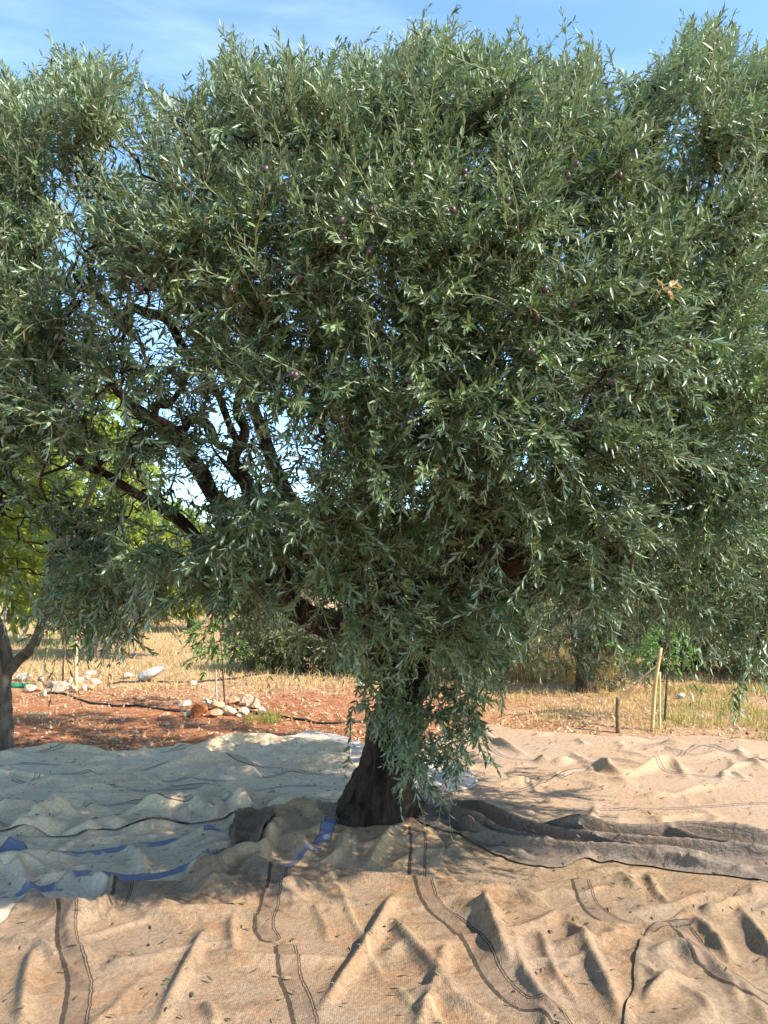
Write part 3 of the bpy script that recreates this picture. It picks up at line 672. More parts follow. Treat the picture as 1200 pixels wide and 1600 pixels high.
# ------------------------------------------------------------------ the olive tree
TB = np.array([*TRUNK[:2], .03])
olive = thing('olive_tree', TB, 'large old olive tree with grey green leaves standing in the middle of the cloths', 'tree')
def limb_pts(L):
    L = np.array(L, float)
    P = at(L[:, 0], L[:, 1], L[:, 2])
    A = catmull(np.concatenate([P, L[:, 3:4]], 1), 8)
    return A[:, :3], np.maximum(A[:, 3], .004)
TY = TRUNK[1]
LIMBS = {
 'trunk': [(583, 1330, TY, .27), (590, 1295, TY, .235), (596, 1250, TY, .205), (606, 1200, TY, .165), (615, 1150, TY + .02, .145), (625, 1100, TY + .03, .14), (635, 1060, TY + .03, .15), (645, 1030, TY, .15), (668, 1005, TY, .14)],
 'right': [(640, 1050, TY, .12), (690, 985, TY - .05, .16), (740, 935, TY - .02, .18), (765, 870, TY, .15), (770, 790, TY + .05, .12), (790, 690, TY + .1, .09), (815, 560, TY + .2, .06), (840, 400, TY + .3, .035), (855, 250, TY + .4, .014)],
 'burl': [(735, 930, TY - .05, .14), (775, 950, TY - .06, .13), (800, 975, TY - .05, .10), (812, 998, TY - .04, .05)],
 'side_right': [(760, 915, TY, .10), (830, 903, TY, .085), (900, 885, TY + .05, .07), (1000, 870, TY + .1, .06), (1100, 845, TY + .2, .045), (1230, 790, TY + .2, .03), (1350, 700, TY + .2, .015)],
 'up_right': [(775, 890, TY, .10), (820, 860, TY - .1, .085), (848, 820, TY - .2, .07), (880, 740, TY - .4, .055), (930, 620, TY - .7, .04), (980, 480, TY - .9, .025), (1010, 330, TY - 1., .012)],
 'left': [(635, 1060, TY, .12), (580, 1000, TY - .03, .11), (515, 975, TY - .05, .105), (470, 955, TY - .05, .10), (445, 915, TY - .05, .09), (432, 870, TY - .02, .085), (410, 825, TY, .08), (380, 790, TY, .077), (335, 762, TY, .072), (300, 722, TY, .065), (258, 682, TY, .06), (215, 632, TY, .048), (175, 590, TY, .036), (100, 520, TY + .1, .025), (10, 440, TY + .2, .014)],
 'left_up': [(395, 805, TY, .06), (380, 750, TY, .05), (371, 700, TY, .045), (377, 650, TY, .036), (388, 570, TY + .1, .026), (395, 430, TY + .2, .018), (400, 250, TY + .3, .009)],
 'left_down': [(470, 958, TY, .07), (400, 925, TY, .065), (362, 885, TY + .02, .06), (350, 840, TY + .02, .055), (338, 770, TY + .02, .05)],
 'arch': [(252, 690, TY - .05, .03), (280, 666, TY - .08, .03), (312, 660, TY - .1, .028), (338, 672, TY - .1, .026), (362, 705, TY - .05, .024)],
 'fork_a': [(238, 655, TY, .03), (247, 620, TY - .02, .022), (235, 580, TY - .05, .016), (215, 520, TY - .1, .01)],
 'fork_b': [(232, 655, TY, .03), (262, 625, TY + .02, .024), (295, 580, TY + .05, .018), (330, 520, TY + .1, .01)],
 'lit_branch': [(371, 690, TY, .03), (330, 600, TY - .2, .03), (275, 523, TY - .5, .031), (235, 495, TY - .6, .031), (180, 470, TY - .7, .028), (125, 450, TY - .8, .022), (50, 425, TY - .9, .014)],
 'mid': [(640, 1045, TY, .10), (618, 960, TY + .1, .09), (600, 880, TY + .15, .08), (565, 780, TY + .2, .065), (540, 650, TY + .3, .05), (520, 480, TY + .4, .035), (500, 300, TY + .5, .02), (490, 160, TY + .6, .009)],
 'mid_small': [(590, 985, TY, .05), (545, 910, TY - .1, .045), (498, 876, TY - .2, .035), (440, 830, TY - .5, .022), (380, 760, TY - .9, .012)],
 'top_right': [(772, 790, TY + .05, .08), (700, 680, TY + .1, .06), (665, 500, TY + .3, .04), (655, 300, TY + .5, .022), (665, 120, TY + .6, .009)],
 'far_right': [(1000, 870, TY + .1, .05), (1050, 720, TY + .1, .045), (1080, 470, TY + .1, .03), (1105, 270, TY + .2, .018), (1120, 70, TY + .2, .007)],
 'front': [(720, 900, TY, .07), (700, 780, TY - .5, .055), (690, 640, TY - 1., .04), (670, 470, TY - 1.4, .024), (640, 330, TY - 1.5, .012)],
 'back': [(650, 1010, TY, .08), (680, 850, TY + .6, .07), (700, 700, TY + 1.1, .05), (720, 520, TY + 1.5, .03), (720, 350, TY + 1.6, .012)],
 'back_left': [(600, 960, TY, .08), (480, 850, TY + .6, .06), (380, 600, TY + 1.1, .04), (330, 400, TY + 1.3, .02), (310, 250, TY + 1.4, .01)],
 'left_front': [(440, 930, TY, .05), (360, 880, TY - .5, .04), (250, 800, TY - .9, .03), (120, 700, TY - 1.1, .02), (20, 620, TY - 1.2, .012)],
}
LP = []; LRr = []
for nm, L in LIMBS.items():
    P, r = limb_pts(L)
    if nm in ('left', 'left_up', 'left_down', 'lit_branch', 'arch', 'fork_a', 'fork_b', 'left_front'): r = r * .78
    big = nm == 'trunk'
    if not big:
        t_ = np.linspace(0, 1, len(P)); e_ = np.sin(np.pi * np.minimum(t_ * 2.2, 1) / 2) * np.minimum(1, (1 - t_) * 6); q_ = t_ * 9 * (.5 + .5 * len(L) / 10)
        P = P + np.stack([noise2(q_, 0 * q_ + 3.3 * len(nm) + k_ * 17, 90 + k_) for k_ in range(3)], -1) * (.05 * e_)[:, None]
        r = r * (1 + .25 * noise2(q_ * 1.7, 0 * q_ + 5.1 * len(nm), 77))
    if big:
        P = np.concatenate([P]); sd_ = 40
    else: sd_ = 22 if r.max() > .07 else 12
    V, Q, T = tube(P, r, sd_, .34 if big else .24 if r.max() > .05 else .15, 7., hash(nm[0]) % 50 + len(nm), ridges=9 if big else 4)
    if big:   # buttressed root flare
        zz = np.clip((.45 - V[:, 2]) / .45, 0, 1); c = TRUNK[:2]
        a = np.arctan2(V[:, 1] - c[1], V[:, 0] - c[0])
        k = 1 + .16 * zz ** 1.5 * np.sin(a * 5 + 1)
        V[:, :2] = c + (V[:, :2] - c) * k[:, None]
    mb = MB(); mb.add(V, Q, T)
    mb.build('trunk' if big else 'limb', M['olive_bark' if big else 'limb_bark'], olive)
    if nm != 'burl': LP.append(P); LRr.append(r)
LPc = np.concatenate([p[2:] for p in LP[1:]])

# outline of the crown as it stands against the sky, and its underside
TOPX = [-300, 0, 25, 45, 75, 110, 150, 180, 210, 250, 290, 312, 350, 375, 392, 430, 455, 480, 500, 520, 550, 575, 600, 625, 640, 662, 690, 715, 740, 760, 785, 812, 850, 870, 900, 940, 965, 985, 1005, 1030, 1060, 1085, 1110, 1150, 1180, 1200, 1500]
TOPY = [120, 95, 100, 128, 48, 62, 78, 80, 72, 118, 150, 95, 35, 28, 70, 82, 80, 55, 78, 80, 48, 85, 70, 52, 28, 14, 50, 0, 60, 48, 72, 22, 75, 88, 45, 62, 112, 122, 100, 72, 22, 30, 4, 28, 60, 50, 90]
BOTX = [-300, 0, 60, 130, 200, 235, 262, 320, 350, 400, 430, 460, 520, 560, 640, 700, 760, 820, 850, 900, 960, 1030, 1070, 1120, 1200, 1500]
BOTY = [990, 985, 1005, 1040, 1035, 990, 955, 965, 1010, 1020, 985, 1000, 1050, 1060, 1060, 1070, 1075, 1060, 1010, 1010, 985, 990, 1005, 1060, 1085, 1080]
topc = lambda x: np.interp(x, TOPX, TOPY)
botc = lambda x: np.interp(x, BOTX, BOTY)
_gx = np.arange(-320, 1520, 4.); _gt = topc(_gx); _gb = np.array([_gt[max(0, i_ - 6):i_ + 7].max() for i_ in range(len(_gx))]); _gb = np.convolve(np.pad(_gb, 4, 'edge'), np.ones(9) / 9, 'valid')
TOPB = lambda x: np.interp(x, _gx, _gb) + 4
GAPS = [(250, 240, 78, 80, .6), (215, 165, 34, 44, .6), (300, 190, 34, 60, .65), (110, 300, 50, 50, .65), (120, 375, 30, 55, .45), (228, 468, 32, 34, .3), (268, 632, 46, 44, .5), (400, 730, 78, 56, .62), (440, 700, 55, 66, .62), (350, 690, 42, 40, .7), (385, 660, 40, 40, .4), (462, 760, 26, 30, .2),
        (250, 530, 45, 40, .45), (1055, 195, 42, 60, .55), (1115, 290, 45, 60, .55), (960, 140, 30, 40, .55), (1150, 120, 40, 50, .65), (560, 300, 30, 20, .6), (420, 340, 30, 30, .6), (345, 905, 60, 60, .95), (300, 870, 60, 60, .9), (180, 640, 60, 60, .42), (110, 770, 120, 75, .48), (245, 800, 85, 75, .42), (15, 880, 55, 90, .1),
        (500, 960, 40, 30, .35), (845, 960, 25, 40, .3), (300, 1000, 60, 40, .35), (460, 1010, 60, 22, .3), (890, 990, 60, 30, .5), (160, 470, 90, 22, .45), (270, 520, 30, 30, .4), (100, 960, 90, 40, .6)]
FRONT_GAPS = [(430, 880, 45, 80, .7), (765, 870, 70, 100, .42), (860, 880, 80, 30, .6), (310, 740, 50, 50, .4), (640, 970, 80, 60, .6), (600, 920, 80, 60, .6), (480, 975, 70, 30, .5), (960, 875, 90, 25, .6)]
def density(P):
    px, py = proj(P)
    k = np.ones(px.shape)
    for cx, cy, rx, ry, f in GAPS:
        u = ((px - cx) / rx) ** 2 + ((py - cy) / ry) ** 2
        k = np.where(u < 1, np.minimum(k, f), k)
    fr = P[..., 1] < TY - .1
    for cx, cy, rx, ry, f in FRONT_GAPS:
        u = ((px - cx) / rx) ** 2 + ((py - cy) / ry) ** 2
        k = np.where((u < 1) & fr, np.minimum(k, f), k)
    return k
def hang(px, py0, py1, Y, n, sx_, sway=.06):
    s0 = at(px + R.normal(0, sx_, n), py0 + R.normal(0, 12, n), Y + R.normal(0, .07, n)); s1 = at(px + R.normal(0, sx_ * 1.2, n), py1 + R.normal(0, 18, n), Y + R.normal(0, .07, n))
    return s0, s1
CC = np.array([0, 4.95, 2.7]); CR = np.array([3.5, 2.35, 2.2])
tips = []
cw, ch = 62, 56
for ix in range(int(1760 / cw)):
    for iy in range(int(1020 / ch)):
        for lay in (.02, .16, .36, .5, .64, .92):
            if lay == .5 and ix * cw - 280 < 430: continue
            px = -280 + (ix + R.random()) * cw; py = 40 + (iy + R.random()) * ch
            outside = px < -40 or px > 1240
            if outside and R.random() < (.45 if px < 600 else .8): continue
            if px < 430 and lay in (.36, .62) and R.random() < .3: continue
            if py < TOPB(px) + 22 or py > botc(px) - 50: continue
            d = ray(px, py); o = (EYE - CC) / CR; dd = d / CR
            a, b, c = dd @ dd, o @ dd, o @ o - 1
            q = b * b - a * c
            if q > 0:
                t0, t1 = (-b - math.sqrt(q)) / a, (-b + math.sqrt(q)) / a
                if t1 - t0 < 1.0: m_ = (t0 + t1) / 2; t0, t1 = m_ - .5, m_ + .5
            else: t0, t1 = 4.3 / d[1], 5.5 / d[1]
            P = EYE + d * (t0 + (t1 - t0) * min(1, max(0, lay + R.normal(0, .05)))) 
            P = P * 1.0; P[1] = max(P[1], 2.45) if P[1] < 2.45 else P[1]
            if (P[0] > 1.8 and P[1] > 5.6) or P[0] > 2.45: continue
            if R.random() < density(P[None])[0] ** .5: tips.append(P)
for _ in range(34):
    tips.append(at(R.uniform(640, 900), R.uniform(760, 960), R.uniform(5.2, 6.2)))
tips = np.array(tips)
# branches from the nearest limb to every tip
N_B = len(tips); NB_K = 9
order = np.argsort([np.linalg.norm(LPc - t, axis=1).min() for t in tips]); tips = tips[order]
CAND = np.zeros((len(LPc) + N_B * 5, 3)); CAND[:len(LPc)] = LPc; nc = len(LPc); PEN = np.zeros(len(CAND))
BR = np.zeros((N_B, NB_K, 3)); tt = np.linspace(0, 1, NB_K)[:, None]
L_ = np.zeros(N_B)
for b in range(N_B):
    c = CAND[:nc]
    src = c[np.argmin(np.linalg.norm(c - tips[b], axis=1) + np.maximum(0, c[:, 2] - tips[b, 2] + .1) * .8 + .22 * R.random(nc) + PEN[:nc])]
    dv = tips[b] - src; L_[b] = np.linalg.norm(dv)
    ctrl = src + dv * R.uniform(.35, .6) + np.array([R.normal(0, .16), R.normal(0, .16), .18]) * L_[b]
    BR[b] = (1 - tt) ** 2 * src + 2 * tt * (1 - tt) * ctrl + tt ** 2 * tips[b]
    BR[b, 1:-1] += R.normal(0, .016, (NB_K - 2, 3))
    CAND[nc:nc + 5] = BR[b, 3:8]; PEN[nc:nc + 5] = .12; nc += 5
mb_tw = MB()
rad = np.linspace(1, .3, NB_K)[None, :] * np.clip(.0045 + .006 * L_, .0045, .013)[:, None]
Tn = unit(np.gradient(BR, axis=1)); rf = unit(R.normal(0, 1, (N_B, 1, 3))) * np.ones((1, NB_K, 1)); Nn = unit(rf - Tn * (rf * Tn).sum(-1, keepdims=True)); Bn = np.cross(Tn, Nn)
SV = np.stack([BR + (Nn * math.cos(a) + Bn * math.sin(a)) * rad[..., None] for a in np.arange(5) * 2 * math.pi / 5], 2).reshape(-1, 3)
s = np.arange(N_B)[:, None, None] * NB_K * 5; k = np.arange(NB_K - 1)[None, :, None] * 5; j = np.arange(5)[None, None]; jj = (j + 1) % 5
SQ = np.stack([s + k + j, s + k + jj, s + k + 5 + jj, s + k + 5 + j], -1).reshape(-1, 4)
obj('branches', SV, SQ, M['olive_bark'], olive)

# shoots on the branches
PER = 17
bi = np.repeat(np.arange(N_B), PER)
u = np.clip(1 - np.abs(R.normal(0, .34, len(bi))) , .15, 1)
lo = np.minimum((u * (NB_K - 1)).astype(int), NB_K - 2); fr = (u * (NB_K - 1) - lo)[:, None]
start = BR[bi, lo] * (1 - fr) + BR[bi, lo + 1] * fr + R.normal(0, .035, (len(bi), 3))
Tb = unit(BR[bi, lo + 1] - BR[bi, lo])
radial = unit((start - CC) * np.array([1, 1.1, .8]))
hgt = np.clip((start[:, 2] - 1.9) / 1.9, 0, 1)
d = unit(Tb * .5 + radial * .5 + np.array([0, 0, 1.]) * (hgt * 1.15 + .02)[:, None] + R.normal(0, .6, (len(bi), 3)))
length = R.uniform(.11, .30, len(bi))
droop = np.where(hgt > .55, .0, (1 - hgt) * .028) * R.exponential(1., len(bi))
KS = 12
P = grow(start, d, length, droop, .07, KS, R)
# long upright shoots making the ragged skyline
sk = []
SPIKES = [(x_, y_, 9) for x_, y_ in zip(TOPX, TOPY)] + [(x_, float(topc(x_)) + abs(R.normal(0, 22)), 6) for x_ in np.arange(-100, 1320, 26)]
for x_, y_, nq in SPIKES:
    if -200 < x_ < 1400:
        Yq = R.uniform(4.0, 4.9); hb = R.uniform(110, 210); lean_ = R.normal(0, 22)
        for q in range(nq):   # a feathery leader with side shoots all the way up
            f_ = (q / max(1, nq - 1)) ** .8
            bx = x_ - lean_ * (1 - f_) + R.normal(0, 5); by = y_ + hb * (.35 + .65 * f_)
            tx = x_ - lean_ * .4 * f_ + R.normal(0, 6 + 22 * f_); ty_ = max(y_ + hb * .62 * f_ + abs(R.normal(0, 6)), float(topc(tx)))
            sk.append((at(bx, by, Yq + R.normal(0, .04)), at(tx, ty_, Yq + R.normal(0, .07))))
e0 = np.array([a for a, b in sk]); e1 = np.array([b for a, b in sk])
PT = grow(e0, e1 - e0, np.linalg.norm(e1 - e0, axis=1), np.zeros(len(e0)), .04, KS, R)
P = np.concatenate([P, PT])
tx, ty_ = proj(P[:, -1]); sx, sy = proj(P[:, 3]); mx_, my_ = proj(P[:, 6])
sky_ = np.arange(len(P)) >= len(bi)
keep = (ty_ > np.where(sky_, topc(tx) - 6, TOPB(tx) - R.exponential(14, len(tx)))) & (sy > topc(sx)) & (ty_ < botc(tx) + R.exponential(22, len(tx))) & (my_ < botc(mx_) + 5)
keep &= R.random(len(P)) < density(P[:, 6]); keep &= R.random(len(P)) < density(P[:, 11]) ** .6
keep &= P[:, :, 1].min(1) > 2.25
P = P[keep]
EXTRA = []
for a_ in [(780, 970, 1075, TY - .4, 6, 22), (830, 960, 1070, TY - .4, 4, 20), (500, 960, 1065, TY - .5, 6, 22), (465, 940, 1030, TY - .5, 4, 15), (375, 900, 1040, TY - .2, 12, 22), (400, 930, 1055, TY - .2, 7, 12), (345, 900, 1000, TY - .2, 5, 12),
           (130, 900, 1050, 3.3, 6, 35), (180, 920, 1035, 3.3, 5, 22), (215, 900, 1020, 3.3, 4, 14), (60, 900, 1000, 3.2, 5, 25), (20, 880, 985, 3.2, 4, 18), (1130, 930, 1085, 3.4, 6, 28), (1180, 920, 1085, 3.4, 6, 18), (1080, 900, 1040, 3.5, 5, 20), (1145, 1070, 1120, 3.6, 2, 5),
           (990, 880, 990, 3.6, 5, 28), (930, 900, 1020, 3.8, 4, 20)]:
    s0, s1 = hang(*a_); L = np.linalg.norm(s1 - s0, axis=1)
    EXTRA.append(grow(s0, unit(unit(s1 - s0) + R.normal(0, .35, s0.shape)), L, np.full(len(L), .07), .09, KS, R))
P = np.concatenate([P] + EXTRA)
print('shoots', len(P))
V, Q, rnd, SV, SQ = shoot_mesh(P, R, .047, .215, .78, thin=.86)
print('leaves', len(V) // 6)
fol = obj('foliage', V, Q, M['olive_leaf'], olive, dict(rnd=rnd))
obj('twigs', SV, SQ, M['twig'], olive)
SHOOTS = P
# pendulous shoots hanging before the trunk and from the front of the crown
def spray(PP, w_=.25):
    V, Q, rnd, SV, SQ = shoot_mesh(PP, R, .056, w_, .85, r0=.0026, r1=.0012, thin=.85)
    obj('hanging_spray', np.concatenate([V, SV]), [np.concatenate([Q, SQ + len(V)])], M['olive_leaf'], olive, dict(rnd=np.concatenate([rnd, np.zeros(len(SV))])), mat2=M['twig'], n1=len(Q))
for a_ in [(632, 1120, 1290, TY - .42, 2, 2), (640, 1060, 1200, TY - .42, 2, 8), (697, 1130, 1288, TY - .40, 2, 2), (700, 1060, 1180, TY - .40, 2, 8), (548, 1120, 1215, TY - .32, 1, 4), (745, 1090, 1195, TY - .4, 2, 8)]:
    s0, s1 = hang(*a_); L = np.linalg.norm(s1 - s0, axis=1)
    for q in range(len(L)):
        spray(grow(s0[q:q + 1], unit(unit(s1[q:q + 1] - s0[q:q + 1]) + R.normal(0, .2, (1, 3))), L[q:q + 1], np.full(1, .10), .10, 14, R))
# short stiff sprigs crowding round the stem in front of the trunk, each small bough one spray
HANG = [(600, 1020), (640, 1010), (690, 1015), (740, 1030), (580, 1065), (615, 1065), (665, 1070), (715, 1075), (755, 1070), (575, 1110), (625, 1110), (680, 1120), (725, 1130), (610, 1140), (660, 1150), (645, 1185), (710, 1165), (740, 1150), (650, 1215), (690, 1180), (735, 1100), (630, 1160), (655, 1120)]
for px, py in HANG:
    n = 11; c = at(px, py, TY - R.uniform(.30, .48))
    s0 = c + R.normal(0, .03, (n, 3)) + np.array([0, 0, .04])
    d_ = unit(R.normal(0, .6, (n, 3)) + np.array([0, -.1, -.45]))
    spray(grow(s0, d_, R.uniform(.10, .22, n), np.full(n, .05), .10, 9, R))
# fruit
fv, ff = [], []
bm = bmesh.new(); bmesh.ops.create_uvsphere(bm, u_segments=8, v_segments=6, radius=.0105)
for v in bm.verts: v.co.z *= 1.3
fm = bpy.data.meshes.new('olive'); bm.to_mesh(fm); bm.free(); fm.materials.append(M['olive_fruit'])
for p_ in fm.polygons: p_.use_smooth = True
qx, qy = proj(SHOOTS[:, 5]); cand = np.where((SHOOTS[:, 5, 1] < 3.6) & (qx > 20) & (qx < 1180) & (qy > 250) & (qy < 960))[0]
front = cand[np.argsort(SHOOTS[cand, 5, 1] + R.uniform(0, .5, len(cand)))]
pick = R.choice(front[:420], 64, replace=False); n_f = 0
for s_ in pick:
    for q in range(1 if R.random() < .45 else 2):
        if n_f >= 92: break
        k_ = R.integers(2, 9); p = SHOOTS[s_, k_] + np.array([R.normal(0, .008), -.012 - .006 * q, -.014 - .012 * q])
        o = bpy.data.objects.new('olive', fm); C.objects.link(o); o.parent = olive; o.location = Vector(p - TB); o.rotation_euler = (R.normal(0, .4), R.normal(0, .4), 0); n_f += 1
# a broken twig of dried leaves in the right of the crown
n = 12; c = at(1045, 452, 2.62)
V, Q = leaves(c + R.normal(0, .012, (n, 3)), unit(R.normal(0, 1, (n, 3)) + np.array([.3, -.3, -.4])), unit(R.normal(0, 1, (n, 3))), R.uniform(.03, .055, n), R.uniform(.010, .016, n))
tag(obj('dry_leaves', V, Q, M['dry_leaf'], olive, dict(rnd=R.random(len(V)))), label='tuft of dried brown leaves')

# ------------------------------------------------------------------ other trees
def crown_shoots(lobes, n, rng, length, K, outward=.8, up=.3, droop=.08, shell=.45):
    w_ = np.array([l[3] * l[4] * l[5] for l in lobes]); w_ = w_ / w_.sum()
    li = rng.choice(len(lobes), n, p=w_); L = np.array(lobes)[li]
    dv = unit(rng.normal(0, 1, (n, 3))); rr_ = (shell + (1 - shell) * rng.random(n)) ** .6
    s0 = L[:, :3] + dv * L[:, 3:6] * rr_[:, None]
    d = unit(dv * outward + np.array([0, 0, up]) + rng.normal(0, .45, (n, 3)))
    return grow(s0, d, rng.uniform(.5, 1.2, n) * length, np.full(n, droop), .08, K, rng)
def small_tree(name, base, limbs, lobes, n, leaf, bark, label, cat, leaf_len, leaf_w, length, K, rng, group=None, up=.3, droop=.08, twig='twig', spread=.8, stem_r=.003):
    t = thing(name, base, label, cat, group)
    mb = MB()
    for Pl, r in limbs:
        Pc = catmull(np.concatenate([np.array(Pl, float), np.array(r)[:, None]], 1), 6)
        mb.add(*tube(Pc[:, :3], Pc[:, 3], 16, .18, 6, 3, ridges=3))
    mb.build('trunk', bark, t)
    P = crown_shoots(lobes, n, rng, length, K, up=up, droop=droop)
    V, Q, rnd, SV, SQ = shoot_mesh(P, rng, leaf_len, leaf_w, spread, r0=stem_r, r1=stem_r * .5, thin=.95)
    obj('crown', np.concatenate([V, SV]), [np.concatenate([Q, SQ + len(V)])], leaf, t, dict(rnd=np.concatenate([rnd, np.zeros(len(SV))])), mat2=M[twig], n1=len(Q))
    return t
M['fruit_leaf'] = leaf_mat('fruit_leaf', (.10, .19, .03), (.36, .38, .055), (.26, .31, .08), .42, .45, .4, odd=(.55, .36, .03), odd_at=.94)
M['bright_leaf'] = leaf_mat('bright_leaf', (.045, .125, .022), (.12, .235, .045), (.14, .22, .07), .35, .4, .4)
M['dark_leaf'] = leaf_mat('dark_leaf', (.030, .050, .022), (.075, .10, .045), (.13, .155, .10), .2, .5, .3)
M['dusty_leaf'] = leaf_mat('dusty_leaf', (.075, .095, .04), (.17, .17, .075), (.2, .2, .12), .25, .6, .2)
M['yellow_leaf'] = leaf_mat('yellow_leaf', (.12, .15, .03), (.30, .28, .05), (.2, .2, .07), .35, .6, .2)
M['grey_bark'] = bark_mat('grey_bark', (.09, .066, .05), (.22, .165, .125), 18, .4)
M['brown_bark'] = bark_mat('brown_bark', (.05, .035, .025), (.14, .10, .07), 18, .3)
rg = np.random.default_rng(21)
b = gnd(-6, 1180, .0); Yt = b[1]
A_ = lambda px, py, Y: at(float(px), float(py), Y)
small_tree('fruit_tree', b, [([A_(-8, 1190, Yt), A_(-5, 1130, Yt), A_(-5, 1070, Yt), A_(-4, 1025, Yt), A_(-20, 960, Yt), A_(-50, 860, Yt + .1)], [.135, .115, .105, .115, .08, .04]),
                             ([A_(4, 1055, Yt), A_(28, 1032, Yt - .05), A_(54, 1004, Yt - .1), A_(80, 930, Yt - .1), A_(130, 800, Yt), A_(170, 700, Yt)], [.055, .046, .04, .032, .025, .012])],
           [(*A_(-60, 780, Yt + .5), .9, .8, .75), (*A_(0, 900, Yt - .1), .36, .4, .36), (*A_(-120, 800, Yt + .3), .9, .8, .9), (*A_(10, 860, Yt - .35), .26, .3, .4)],
           800, M['fruit_leaf'], M['grey_bark'], 'broad leaved tree with bright green leaves and a grey forked trunk at the left edge', 'tree', .13, .30, .34, 9, rg, up=.05, droop=.1)
b = gnd(150, 1032, .0); Yt = b[1]; b[2] = float(ground_z(b[0], b[1]))
small_tree('fruit_tree', b, [([b - (0, 0, .1), A_(152, 980, Yt), A_(146, 900, Yt), A_(165, 800, Yt), A_(170, 700, Yt)], [.15, .12, .10, .07, .03])],
           [(*A_(130, 740, Yt), 1.2, .9, .9), (*A_(60, 820, Yt + .2), 1.0, .9, .8), (*A_(235, 850, Yt), .95, .9, .72), (*A_(150, 655, Yt), .75, .7, .6), (*A_(285, 890, Yt + .2), .6, .6, .55), (*A_(20, 680, Yt), .8, .8, .7), (*A_(110, 920, Yt), .9, .7, .5)],
           2300, M['fruit_leaf'], M['grey_bark'], 'taller tree with yellowing leaves glowing through the left of the big olive', 'tree', .14, .32, .36, 9, rg, up=.05, droop=.1)
# bushy olive behind on the right, and more trees at the back of the grove
b = gnd(918, 1080, .0); Yt = b[1]
small_tree('olive_tree', b, [([A_(918, 1085, Yt), A_(912, 1040, Yt), A_(905, 1000, Yt), A_(890, 950, Yt)], [.13, .11, .10, .05]), ([A_(916, 1060, Yt), A_(930, 1010, Yt), A_(955, 960, Yt)], [.09, .07, .04])],
           [(*A_(930, 940, Yt), .95, .7, .62), (*A_(880, 1010, Yt - .1), .38, .4, .34), (*A_(965, 1035, Yt - .1), .42, .4, .33), (*A_(1010, 930, Yt + .4), .8, .7, .6)],
           1500, M['dark_leaf'], M['brown_bark'], 'low bushy dark olive tree growing behind the right of the cloths', 'tree', .062, .20, .30, 11, rg)
for k_, (px, Yt, h, wd, n, mt, lab) in enumerate([
        (640, 19, 2.2, 1.3, 420, 'yellow_leaf', 'yellow green bush seen far behind the fork of the trunk'), (845, 17, 1.9, .9, 320, 'yellow_leaf', 'small yellow bush far behind the burl of the trunk'),
        (1150, 15, 3.2, 2.4, 900, 'dusty_leaf', 'dusty green tree far behind the staked sapling on the right'), (480, 24, 2.9, 2.2, 700, 'dusty_leaf', 'dusty green tree far behind the left limb of the big olive'),
        (730, 26, 3.2, 2.6, 800, 'dark_leaf', 'dark green tree furthest back behind the trunk'), (985, 21, 3.0, 2.4, 800, 'dusty_leaf', 'dusty tree behind the low bushy olive'),
        (430, 12.6, .75, 1.0, 420, 'dusty_leaf', 'low grey green shrub left of the trunk beyond the red soil'), (560, 12.2, .7, 1.1, 420, 'dusty_leaf', 'low grey green shrub right behind the main trunk'), (740, 11.6, .8, 1.0, 420, 'dark_leaf', 'low dark shrub just right of the main trunk in the dry grass'),
        (810, 14.5, 1.0, .9, 300, 'dusty_leaf', 'small dusty shrub behind the white stone'), (1080, 12.5, 1.3, 1.3, 500, 'dark_leaf', 'dark shrub behind the thick yellow stake'), (1190, 11.5, 1.2, 1.2, 500, 'dusty_leaf', 'dusty shrub at the right edge behind the weeds'),
        (560, 30, 4.2, 4.5, 2000, 'dark_leaf', 'wide dark tree on the skyline behind the main trunk'), (400, 34, 4.2, 4.5, 2000, 'dusty_leaf', 'wide dusty tree on the skyline behind the leafy sapling'), (220, 28, 4.0, 4.2, 2200, 'fruit_leaf', 'wide bright tree on the skyline above the far left stones'), (900, 32, 4., 5., 1800, 'dusty_leaf', 'wide dusty tree on the skyline behind the yellow bush'), (1120, 27, 4., 4.5, 1800, 'dark_leaf', 'wide dark tree on the skyline at the right'),
        (20, 24, 3.2, 3.0, 1600, 'fruit_leaf', 'green tree seen far behind the left edge trunk'), (300, 21, 2.3, 2.0, 1200, 'yellow_leaf', 'low yellow green tree far behind the leafy sapling'), (110, 17, 3., 2.2, 1500, 'fruit_leaf', 'bright green tree far behind the left stone ring')]):
    x = (px - 600) / F * Yt; b = np.array([x, Yt, float(ground_z(np.array(x), np.array(float(Yt))))])
    lobes = [(x, Yt, b[2] + h * .58, wd * .5, wd * .5, h * .38)] + [(x + rg.normal(0, wd * .3), Yt + rg.normal(0, wd * .2), b[2] + h * rg.uniform(.3, .75), wd * .3, wd * .3, h * .22) for _ in range(5)]
    small_tree('background_tree', b, [([b + (0, 0, -.05), b + (.05, 0, h * .3), b + (-.1, 0, h * .65)], [.12, .09, .03])], lobes, n, M[mt], M['brown_bark'], lab, 'tree', .12, .28, .40, 8, rg, stem_r=.005)

